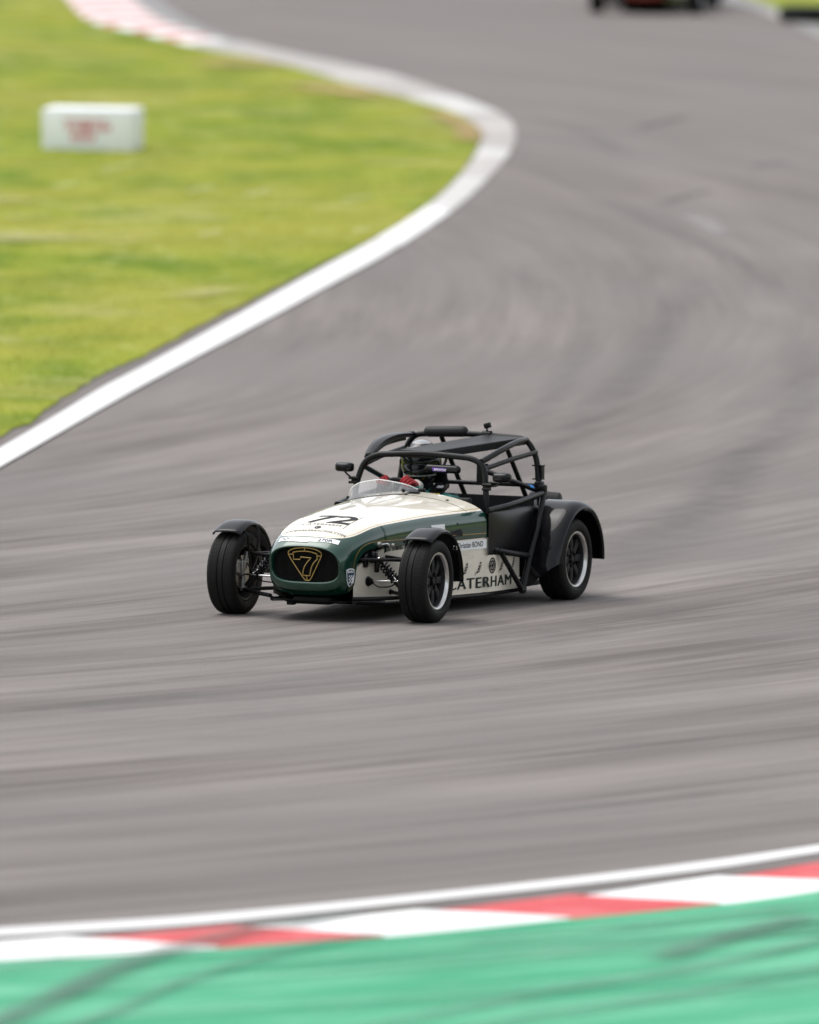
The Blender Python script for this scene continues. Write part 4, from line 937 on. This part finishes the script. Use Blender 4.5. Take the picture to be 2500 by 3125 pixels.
def rear_wing(s):
    # profile angle runs from the rear bottom over the top and down the front face; radius grows towards the front
    cx, cz = -2.265, 0.262; rows = []
    path = []
    for a in np.linspace(183, 60, 34): path.append((cx + 0.372 * math.cos(R(a)), cz + 0.385 * math.sin(R(a)), a))
    for t in np.linspace(0, 1, 16)[1:]:
        p0 = np.array([cx + 0.372 * math.cos(R(60)), cz + 0.385 * math.sin(R(60))]); p3 = np.array([-1.80, 0.10]); p1 = p0 + np.array([0.12, -0.075]); p2 = np.array([-1.87, 0.36])
        q = (1 - t) ** 3 * p0 + 3 * t * (1 - t) ** 2 * p1 + 3 * t * t * (1 - t) * p2 + t ** 3 * p3; path.append((q[0], q[1], 60 - 80 * t))
    n = len(path); inner = 0.53
    for i, (x, z, a) in enumerate(path):
        d = np.array([x - cx, z - cz]); d = d / np.linalg.norm(d); r = []
        tf = max(0, (i - 34) / (n - 34)) if i >= 34 else 0
        # lower front edge rises towards the outside
        sh = 0.055 + 0.010 * tf
        yo = 0.79 - 0.015 * tf
        Rr = math.hypot(x - cx, z - cz); ro = interp(i, [0, 33, 38, 44, n - 1], [0.335, 0.335, 0.335, 0.335, 0.335])
        for k in range(5): r.append((x, inner + (yo - sh - 0.03 - inner) * k / 4, z))
        for k in range(1, 9):
            b = math.pi / 2 * k / 8; r.append((x - d[0] * (1 - math.cos(b)) * (Rr - ro), yo - sh - 0.03 + (sh + 0.03) * math.sin(b), z - d[1] * (1 - math.cos(b)) * (Rr - ro)))
        zlim = lambda y: interp(y, [0.60, 0.79], [0.105, 0.27])
        r = [(p[0], p[1], max(p[2], zlim(p[1])) if i >= 34 else p[2]) for p in r]
        e = r[-1]; r.append((e[0] - d[0] * 0.012, e[1] - 0.010, e[2] - (d[1] * 0.012 if i < 40 else 0))); r.append((e[0] - d[0] * 0.004, e[1] - 0.035, e[2] - (d[1] * 0.004 if i < 40 else 0)))
        rows.append([(p[0], s * p[1], p[2]) for p in r])
    o = MB().grid(rows).build('rear_wing', M['gloss_black'], car)
    # inner wall of the arch
    w = MB(); w.grid([[(x, s * (inner + 0.002), z), (cx + (x - cx) * 0.2, s * (inner + 0.002), max(0.16, cz + (z - cz) * 0.1))] for x, z, a in path]); w.build('arch_liner', M['dark'], o)
    return o
for s in (1, -1): rear_wing(s)

# ---- wheels
def make_wheel(name='wheel'):
    """axis along y, outer face towards +y"""
    rim = MB()
    rim.lathe([(-0.078, 0.183), (-0.082, 0.176), (-0.076, 0.166), (-0.05, 0.160), (0.0, 0.150), (0.030, 0.150), (0.052, 0.155), (0.066, 0.162)], n=64)
    w = rim.build(name, M['wheel_dark'], car)
    lp = MB(); lp.lathe([(0.066, 0.1625), (0.072, 0.1645), (0.078, 0.167), (0.083, 0.171), (0.086, 0.177), (0.085, 0.183), (0.079, 0.185), (0.074, 0.184)], n=72); lp.build('rim_lip', M['silver'], w)
    sp = MB(); NSP = 8
    for i in range(NSP):
        a0 = 2 * math.pi * i / NSP; rows = []
        for r, y, hw, th in ((0.055, 0.040, 0.020, 0.022), (0.085, 0.043, 0.021, 0.020), (0.120, 0.042, 0.023, 0.020), (0.153, 0.036, 0.030, 0.020)):
            c, s_ = math.cos(a0), math.sin(a0); row = []
            for u, v in ((-1, -1), (-1, 0.6), (-0.7, 1), (0.7, 1), (1, 0.6), (1, -1)):
                row.append((r * c - hw * u * s_, y + v * th / 2, r * s_ + hw * u * c))
            rows.append(row)
        sp.grid(rows, True)
    sp.lathe([(-0.01, 0.06), (0.034, 0.062), (0.040, 0.056), (0.040, 0.034), (0.032, 0.030), (0.032, 0.001)], n=40)
    sp.lathe([(0.014, 0.062), (0.018, 0.150)], n=40)
    spo = sp.build('spokes', M['wheel_dark'], w, angle=30)
    hb = MB(); hb.lathe([(0.030, 0.028), (0.054, 0.026), (0.060, 0.020), (0.061, 0.001)], n=28); hb.build('centre_cap', M['satin_black'], w)
    nt = MB()
    for i in range(4):
        a = math.pi / 4 + i * math.pi / 2; nt.lathe([(0.034, 0.009), (0.052, 0.009), (0.056, 0.006), (0.056, 0.001)], (0.046 * math.cos(a), 0, 0.046 * math.sin(a)), 6)
    nt.build('wheel_nuts', M['satin_black'], w, smooth=False)['kind'] = 'stuff'
    ty = MB()
    prof = [(-0.079, 0.184), (-0.090, 0.192), (-0.0955, 0.212), (-0.0945, 0.232), (-0.088, 0.250), (-0.078, 0.2595), (-0.066, 0.2632), (-0.031, 0.2650), (-0.029, 0.2600), (-0.023, 0.2600), (-0.021, 0.2655), (0.006, 0.2658), (0.008, 0.2605), (0.015, 0.2605), (0.017, 0.2655), (0.066, 0.2632), (0.078, 0.2595), (0.088, 0.250), (0.0945, 0.232), (0.0945, 0.222), (0.0962, 0.2205), (0.0962, 0.214), (0.0955, 0.212), (0.0965, 0.204), (0.090, 0.192), (0.080, 0.185)]
    ty.lathe(prof, n=96); ty.build('tyre', M['rubber'], w, angle=35)
    # tread bars: thin diagonal blocks standing a hair proud of the shoulders
    tb = MB()
    for i in range(64):
        a = 2 * math.pi * i / 64
        for y0, y1, sk in ((0.020, 0.070, 0.03), (-0.068, -0.034, -0.03)):
            row = []
            for y, da in ((y0, 0), (y1, sk)):
                rr = 0.2662 if abs(y) < 0.06 else 0.2642
                row.append([(q * math.cos(a + da + dd), y, q * math.sin(a + da + dd)) for q, dd in ((rr - 0.004, -0.038), (rr, -0.036), (rr, 0.036), (rr - 0.004, 0.038))])
            tb.grid(row)
    t_ = tb.build('tread_blocks', M['tread'], w, angle=30); t_['kind'] = 'stuff'
    ds = MB(); ds.lathe([(-0.052, 0.06), (-0.052, 0.112), (-0.034, 0.112), (-0.034, 0.06), (-0.052, 0.06)], n=40); ds.lathe([(-0.075, 0.001), (-0.075, 0.035), (-0.02, 0.06)], n=24); ds.build('brake_disc', M['brake'], w)
    return w
w0 = make_wheel()
def copy_tree(o, parent, swap=None, skip=()):
    c = o.copy(); COL.objects.link(c); c.parent = parent
    if swap:
        for i, m in enumerate(o.data.materials if o.data else []):
            if m and m.name in swap: c.material_slots[i].link = 'OBJECT'; c.material_slots[i].material = swap[m.name]
    for ch in list(o.children):
        if ch.name.split('.')[0] not in skip: copy_tree(ch, c, swap, skip)
    return c
TR = 0.668
steer = R(1.5)
for i, (x, y, flip) in enumerate(((0, TR, 0), (0, -TR, 1), (-2.225, TR, 0), (-2.225, -TR, 1))):
    w = w0 if i == 0 else copy_tree(w0, car)
    w.location = (x, y, 0.265); w.rotation_euler = (0, R(23 * i), (math.pi if flip else 0) + (steer if i < 2 else 0))

# ---- suspension
for s in (1, -1):
    def t_(name, pts, r, mat): return MB().tube(pts, r, 10).build(name, mat, car)
    t_('lower_wishbone', [(0.285, s * 0.285, 0.150), (0.16, s * 0.43, 0.152), (0.02, s * 0.60, 0.160)], 0.0135, M['satin_black'])
    t_('lower_wishbone', [(-0.17, s * 0.345, 0.170), (0.02, s * 0.60, 0.160)], 0.0125, M['satin_black'])
    t_('upper_wishbone', [(0.185, s * 0.295, 0.397), (0.0, s * 0.575, 0.390)], 0.0105, M['satin_black'])
    t_('upper_wishbone', [(-0.10, s * 0.335, 0.400), (0.0, s * 0.575, 0.390)], 0.0105, M['satin_black'])
    t_('track_rod', [(0.085, s * 0.31, 0.254), (0.075, s * 0.57, 0.262)], 0.0075, M['chrome'])
    t_('brace_rod', [(0.09, s * 0.50, 0.27), (0.02, s * 0.35, 0.40)], 0.005, M['chrome'])
    for (p, r0) in (((0.088, s * 0.300, 0.252), 0.032), ((-0.15, s * 0.336, 0.172), 0.024)):
        bt = MB(); prof = [(0.0, r0), (0.012, r0), (0.014, r0 * 0.75), (0.022, r0 * 0.82), (0.026, r0 * 0.58), (0.034, r0 * 0.64), (0.04, r0 * 0.35)]
        bt.lathe([(s * h, r) for h, r in prof], p, 20)
        bt.build('rubber_boot', M['satin_black'], car)
    mt = MB(); mt.box((0.055, s * 0.325, 0.405), (0.055, 0.05, 0.075), bev=0.012); mt.box((0.13, s * 0.305, 0.385), (0.045, 0.035, 0.085), bev=0.012); mt.box((0.03, s * 0.34, 0.345), (0.03, 0.03, 0.08), bev=0.01); mt.build('damper_mount', M['gloss_black'], car)
    # coil-over damper leaning outwards
    p, q = Vector((0.065, s * 0.345, 0.420)), Vector((0.055, s * 0.555, 0.185)); d = q - p
    dm = MB(); dm.tube([p, p + d * 0.55], 0.011, 10); dm.tube([p + d * 0.45, q], 0.022, 12); dm.tube([p + d * 0.14, p + d * 0.17], 0.034, 16); dm.tube([p + d * 0.62, p + d * 0.66], 0.035, 16); o = dm.build('damper', M['satin_black'], car)
    sx = d.normalized().orthogonal().normalized(); sy = d.normalized().cross(sx)
    MB().tube([p + d * (0.17 + 0.45 * t) + (sx * math.cos(2 * math.pi * 6 * t) + sy * math.sin(2 * math.pi * 6 * t)) * 0.030 for t in np.linspace(0, 1, 110)], 0.0055, 8).build('coil_spring', M['gloss_black'], o)
    MB().lathe([(-0.01, 0.001), (-0.01, 0.012), (0.01, 0.012), (0.01, 0.001)], p + d * 0.1, 12).build('damper_bolt', M['chrome'], o)
    up = MB(); up.tube([(0.02, s * 0.60, 0.150), (0.01, s * 0.605, 0.265), (0.0, s * 0.58, 0.40)], 0.020, 10); up.box((0.04, s * 0.60, 0.30), (0.05, 0.04, 0.10), bev=0.01); up.build('upright', M['alloy'], car)
    MB().box((0.10, s * 0.615, 0.31), (0.05, 0.05, 0.09), bev=0.012).build('brake_caliper', M['alloy'], car)
    MB().tube(bend([(0.05, s * 0.56, 0.33), (0.07, s * 0.47, 0.22), (0.06, s * 0.36, 0.215), (0.04, s * 0.32, 0.24)], 0.06), 0.0045, 6).build('brake_hose', M['satin_black'], car)
    MB().tube([(0.06, s * 0.545, 0.205), (0.06, s * 0.56, 0.185)], 0.014, 10).build('blue_tape_wrap', M['blue_tape'], car)
MB().tube([(-2.225, -0.6, 0.265), (-2.225, 0.6, 0.265)], 0.04, 12).build('rear_axle', M['satin_black'], car)
un = MB(); un.box((0.24, 0.0, 0.128), (0.10, 0.26, 0.045), bev=0.015); un.box((0.28, -0.14, 0.112), (0.05, 0.05, 0.03), bev=0.008); un.build('sump_guard', M['dark'], car)
CAR_PSI = R(245.9296)
car.location = (-0.50178, 72.8392, 0.0); car.rotation_euler = (0, 0, CAR_PSI)
# ---------------------------------------------------------------- the driver
def skin_body(name, V, E, Rr, mat, sub=2):
    me = bpy.data.meshes.new(name); me.from_pydata(V, E, []); o = bpy.data.objects.new(name, me); COL.objects.link(o)
    md = o.modifiers.new('skin', 'SKIN'); md.use_smooth_shade = True
    for v, r in zip(me.skin_vertices[0].data, Rr): v.radius = (r if isinstance(r, tuple) else (r, r))
    me.skin_vertices[0].data[0].use_root = True
    sb = o.modifiers.new('sub', 'SUBSURF'); sb.levels = sb.render_levels = sub
    m2 = bpy.data.meshes.new_from_object(o.evaluated_get(bpy.context.evaluated_depsgraph_get())); bpy.data.objects.remove(o)
    m2.materials.clear(); m2.materials.append(mat)
    for p in m2.polygons: p.use_smooth = True
    return link(bpy.data.objects.new(name, m2))
Y0 = -0.24
V = [(-1.93, Y0, 0.32), (-1.96, Y0, 0.44), (-1.985, Y0, 0.56), (-1.98, Y0, 0.655), (-1.965, Y0, 0.72), (-1.955, Y0, 0.80), (-1.945, Y0, 0.90),
     (-1.975, Y0 + 0.12, 0.625), (-1.965, Y0 + 0.195, 0.605), (-1.87, Y0 + 0.285, 0.60), (-1.79, Y0 + 0.325, 0.640), (-1.66, Y0 + 0.235, 0.635), (-1.56, Y0 + 0.105, 0.735),
     (-1.975, Y0 - 0.12, 0.625), (-1.965, Y0 - 0.19, 0.600), (-1.86, Y0 - 0.235, 0.54), (-1.77, Y0 - 0.235, 0.565), (-1.67, Y0 - 0.17, 0.65), (-1.56, Y0 - 0.105, 0.735),
     (-1.88, Y0 + 0.09, 0.29), (-1.62, Y0 + 0.12, 0.42), (-1.42, Y0 + 0.13, 0.46), (-1.15, Y0 + 0.10, 0.30), (-0.95, Y0 + 0.09, 0.24),
     (-1.88, Y0 - 0.09, 0.29), (-1.62, Y0 - 0.12, 0.42), (-1.42, Y0 - 0.13, 0.46), (-1.15, Y0 - 0.10, 0.30), (-0.95, Y0 - 0.09, 0.24)]
E_ = [(0, 1), (1, 2), (2, 3), (3, 4), (4, 5), (5, 6), (3, 7), (7, 8), (8, 9), (9, 10), (10, 11), (11, 12), (3, 13), (13, 14), (14, 15), (15, 16), (16, 17), (17, 18),
      (0, 19), (19, 20), (20, 21), (21, 22), (22, 23), (0, 24), (24, 25), (25, 26), (26, 27), (27, 28)]
Rr = [0.13, 0.125, 0.135, 0.10, 0.062, 0.07, 0.085, 0.075, 0.072, 0.058, 0.054, 0.045, 0.034, 0.075, 0.072, 0.058, 0.054, 0.045, 0.034, 0.09, 0.085, 0.07, 0.06, 0.045, 0.09, 0.085, 0.07, 0.06, 0.045]
person = skin_body('person', V, E_, Rr, M['teal'])
tag(person, 'driver in black helmet, teal overalls and red gloves seated in the nearer race car', 'person')
person.location = car.location; person.rotation_euler = car.rotation_euler
# helmet: shell, chin bar, visor, peak stripe
HC = Vector((-1.955, Y0, 0.875)); HR = Matrix.Rotation(R(6), 3, 'Z') @ Matrix.Rotation(R(3), 3, 'Y')
def hp(az, el, k=1.0):
    """point of the shell: az from straight ahead, el up; wider at the back, chin pushed forward"""
    x = math.cos(el) * math.cos(az); y = math.cos(el) * math.sin(az); z = math.sin(el)
    rx = 0.152 if x > 0 else 0.142; p = Vector((x * rx, y * 0.130, z * (0.150 if z > 0 else 0.158)))
    if z < 0 and x > 0: p.x += 0.035 * x * min(1, -z * 2.2)
    if z < -0.2: p.y *= 1 - 0.18 * min(1, (-z - 0.2) * 1.6)
    return HC + HR @ (p * k)
def cap_mesh(name, az0, az1, el0, el1, mat, parent, k=1.0, n=30, m=16):
    rows = [[hp(R(az0 + (az1 - az0) * i / n), R(el0 + (el1 - el0) * j / m), k) for j in range(m + 1)] for i in range(n + 1)]
    return MB().grid(rows).build(name, mat, parent)
helm = cap_mesh('helmet', -180, 180, -62, 89, M['helmet_black'], person, 1.0, 60, 36)
cap_mesh('visor', -72, 72, -22, 24, M['visor'], helm, 1.018)
cap_mesh('helmet_crown', -180, 180, 60, 89.5, M['helmet_white'], helm, 1.006, 48, 10)
cap_mesh('helmet_crown', -60, 60, 33, 46, M['helmet_white'], helm, 1.006, 30, 5)
cap_mesh('helmet_emblem', -16, 16, 33, 45, M['red_glove'], helm, 1.010, 12, 4)
cap_mesh('helmet_emblem', -9, -3, 36, 42, M['white'], helm, 1.013, 4, 3); cap_mesh('helmet_emblem', 3, 9, 36, 42, M['white'], helm, 1.013, 4, 3)
MB().tube([hp(R(a), R(-26), 1.012) for a in np.linspace(-76, 76, 30)], 0.0045, 6).build('visor_seal', M['alloy'], helm)
for k in (-1, 1): MB().lathe([(-0.010, 0.001), (-0.010, 0.018), (0.010, 0.018), (0.010, 0.001)], hp(R(80 * k), R(2), 1.0), 20).build('visor_pivot', M['satin_black'], helm)
for j in range(4): MB().tube([hp(R(a), R(-36 - 5 * j), 1.004) for a in np.linspace(-30 + 3 * j, 30 - 3 * j, 12)], 0.003, 5).build('chin_vent', M['dark'], helm)
# head restraint yoke and belts
hb = MB()
for s in (-1, 1):
    rows = []
    for x, y, z, w in ((-2.06, 0.10, 0.80, 0.06), (-2.03, 0.13, 0.735, 0.075), (-1.96, 0.125, 0.705, 0.075), (-1.88, 0.10, 0.665, 0.07), (-1.83, 0.085, 0.60, 0.06)):
        rows.append([(x, Y0 + s * (y - w / 2), z + 0.008), (x, Y0 + s * (y + w / 2), z), (x + 0.004, Y0 + s * (y + w / 2), z - 0.018), (x + 0.004, Y0 + s * (y - w / 2), z - 0.018)])
    hb.grid(rows, True)
hb.box((-2.07, Y0, 0.79), (0.03, 0.26, 0.10), bev=0.012)
yo = hb.build('head_restraint', M['satin_black'], person)
yf = lambda u, v: (-1.905 + v + 0.0, Y0 + 0.128 + u * 0.3, 0.690 + u * 0.75 - 0.0)
MB().box((-1.868, Y0 + 0.125, 0.672), (0.040, 0.075, 0.006), Matrix.Rotation(R(28), 3, 'Y')).build('yellow_tab', M['yellow'], yo, smooth=False)
MB().box((-1.95, Y0 + 0.135, 0.722), (0.03, 0.04, 0.005), Matrix.Rotation(R(20), 3, 'Y')).build('white_tab', M['white'], yo, smooth=False)
for s in (-1, 1):
    MB().grid([[(x, Y0 + s * (y - 0.028), z), (x, Y0 + s * (y + 0.028), z)] for x, y, z in ((-2.13, 0.11, 0.735), (-2.0, 0.11, 0.745), (-1.90, 0.10, 0.69), (-1.835, 0.08, 0.58), (-1.80, 0.04, 0.42))]).build('harness_belt', M['vinyl'], person)
MB().tube([(-1.965, Y0, 0.70), (-1.955, Y0, 0.76)], 0.078, 16).build('collar', M['satin_black'], person)
# gloves gripping the rim of the wheel
def glove(ang, s):
    t = Vector((0, -math.sin(R(ang)), math.cos(R(ang)))); rd = Vector((0, math.cos(R(ang)), math.sin(R(ang)))); ax = Vector((1, 0, 0))
    c = Vector((-1.50, Y0, 0.665)) + swr @ (rd * 0.135); t, rd, ax = swr @ t, swr @ rd, swr @ ax; t = t * s
    pm = MB()
    rows = []
    for q, wd, th in ((-0.075, 0.026, 0.022), (-0.05, 0.034, 0.022), (-0.02, 0.042, 0.021), (0.004, 0.040, 0.016)):
        ctr = c + ax * (q - 0.012) + rd * (0.028 + 0.12 * max(0, -q - 0.03)); rows.append([ctr + t * (wd * math.cos(a)) + rd * (th * math.sin(a)) for a in np.linspace(0, 2 * math.pi, 15)[:-1]])
    pm.grid(rows, True); pm.f.append(tuple(range(14))); pm.f.append(tuple(range(42, 56)))
    for k, (off, ln) in enumerate(((0.031, 0.92), (0.011, 1.05), (-0.010, 1.0), (-0.030, 0.85))):
        b = c + t * off; P = [b + ax * -0.018 + rd * 0.030, b + ax * 0.012 + rd * 0.030, b + ax * 0.030 * ln + rd * 0.012, b + ax * 0.026 + rd * -0.016 * ln, b + ax * 0.006 + rd * -0.026 * ln]
        P = [Vector(p) for p in cat(P, 4)]; pm.tube(P, 0.010, 9, rr=[0.0115 - 0.003 * i / len(P) for i in range(len(P) - 1)] + [0.004])
    th = [Vector(p) for p in cat([c + ax * -0.050 + t * 0.030 + rd * 0.02, c + ax * -0.030 + t * 0.050 + rd * 0.002, c + ax * -0.012 + t * 0.055 + rd * -0.014, c + ax * 0.006 + t * 0.048 + rd * -0.022], 4)]
    pm.tube(th, 0.012, 9, rr=[0.0135 - 0.004 * i / len(th) for i in range(len(th) - 1)] + [0.005])
    g = pm.build('glove', M['red_glove'], person)
    cf = MB(); cf.tube([c + ax * -0.125 + rd * 0.035, c + ax * -0.08 + rd * 0.032], 0.037, 14); cf.build('cuff', M['white_glove'], g)
glove(52, 1); glove(128, -1)

# ---------------------------------------------------------------- things beside the track
# white foam marker box with red print
mb_l = 'white block with red print standing on the infield grass'
bx = MB(); BL, BD, BH = 1.00, 0.62, 0.455
bx.box((0, 0, BH / 2), (BL, BD, BH), bev=0.006)
box = bx.build('marker_box', M['white'] if False else simple('white_foam_board', (0.86, 0.88, 0.93), 0.5, var=0.03, vscale=5, bump=0.1, bscale=8)); tag(box, mb_l, 'marker block')
box.location = (-3.50, 125.02, gz(125.0) + 0.0); box.rotation_euler = (R(1.5), 0, R(-11))
pr = MB(); yb = -BD / 2 - 0.0025
def para(x0, x1, z0, z1, sk=0.25): pr.add([(x0 + (z0 - BH / 2) * sk * 0.4, yb, z0), (x1 + (z0 - BH / 2) * sk * 0.4, yb, z0 + 0.012), (x1 + (z1 - BH / 2) * sk * 0.4, yb, z1 + 0.012), (x0 + (z1 - BH / 2) * sk * 0.4, yb, z1)], [(0, 1, 2, 3)])
for x in np.arange(-0.27, 0.20, 0.062): para(x, x + 0.042, 0.305, 0.345)
M['red_print'] = simple('red_print', (0.55, 0.07, 0.10), 0.5); M['pale_red_print'] = simple('pale_red_print', (0.66, 0.28, 0.33), 0.5)
pr.build('printed_line', M['pale_red_print'], box, smooth=False); pr = MB()
for x in (-0.23, -0.155, -0.08, -0.005, 0.07, 0.145, 0.21): para(x, x + 0.058, 0.215, 0.285)
pr.build('printed_line', M['pale_red_print'], box, smooth=False); pr = MB()
for x in (-0.165, -0.095, -0.025, 0.045): para(x, x + 0.058, 0.105, 0.185)
pr.build('printed_line', M['pale_red_print'], box, smooth=False); pr = MB()
yb -= 0.001; para(-0.05, 0.03, 0.215, 0.29); pr.build('printed_line', M['red_print'], box, smooth=False)

# black tyre lying on the verge at the right-hand edge
ty = MB(); ty.lathe([(0.02, 0.20), (0.0, 0.26), (0.02, 0.34), (0.07, 0.375), (0.15, 0.375), (0.20, 0.34), (0.22, 0.26), (0.20, 0.20), (0.11, 0.185), (0.02, 0.20)], (0, 0, 0), 48, 'z')
for i in range(36):
    a = 2 * math.pi * i / 36; ty.box((0.376 * math.cos(a), 0.376 * math.sin(a), 0.11), (0.012, 0.04, 0.10), Matrix.Rotation(a, 3, 'Z'))
tyo = ty.build('tyre_marker', M['rubber'], angle=40); tag(tyo, 'black tyre lying flat on the grass edge beside the far kerb', 'tyre')
tyo.location = (5.22, 152.9, gz(152.9) + 0.01)

# a second race car, farther up the track, mostly above the frame
orange = body_paint('orange_black_paint', (0.28, 0.05, 0.02), (0.26, 0.04, 0.015), (0.02, 0.02, 0.02))
swap = {'green_cream_paint': orange, 'cream_paint': M['gloss_black']}
car2 = copy_tree(car, None, swap, ('lettering', 'racing_number', 'name_label', 'sponsor_logo', 'club_badge', 'badge_check', 'roundel', 'number_frame', 'class_sticker', 'sticker_emblem', 'grille_badge', 'mirror_badge', 'blank_sticker', 'pinstripe'))
tag(car2, 'orange and black race car far up the track, cut off by the picture edge', 'race car')
car2.location = (3.12, 154.9, gz(154.9) + 0.0); car2.rotation_euler = (0, R(-1.3), R(262))
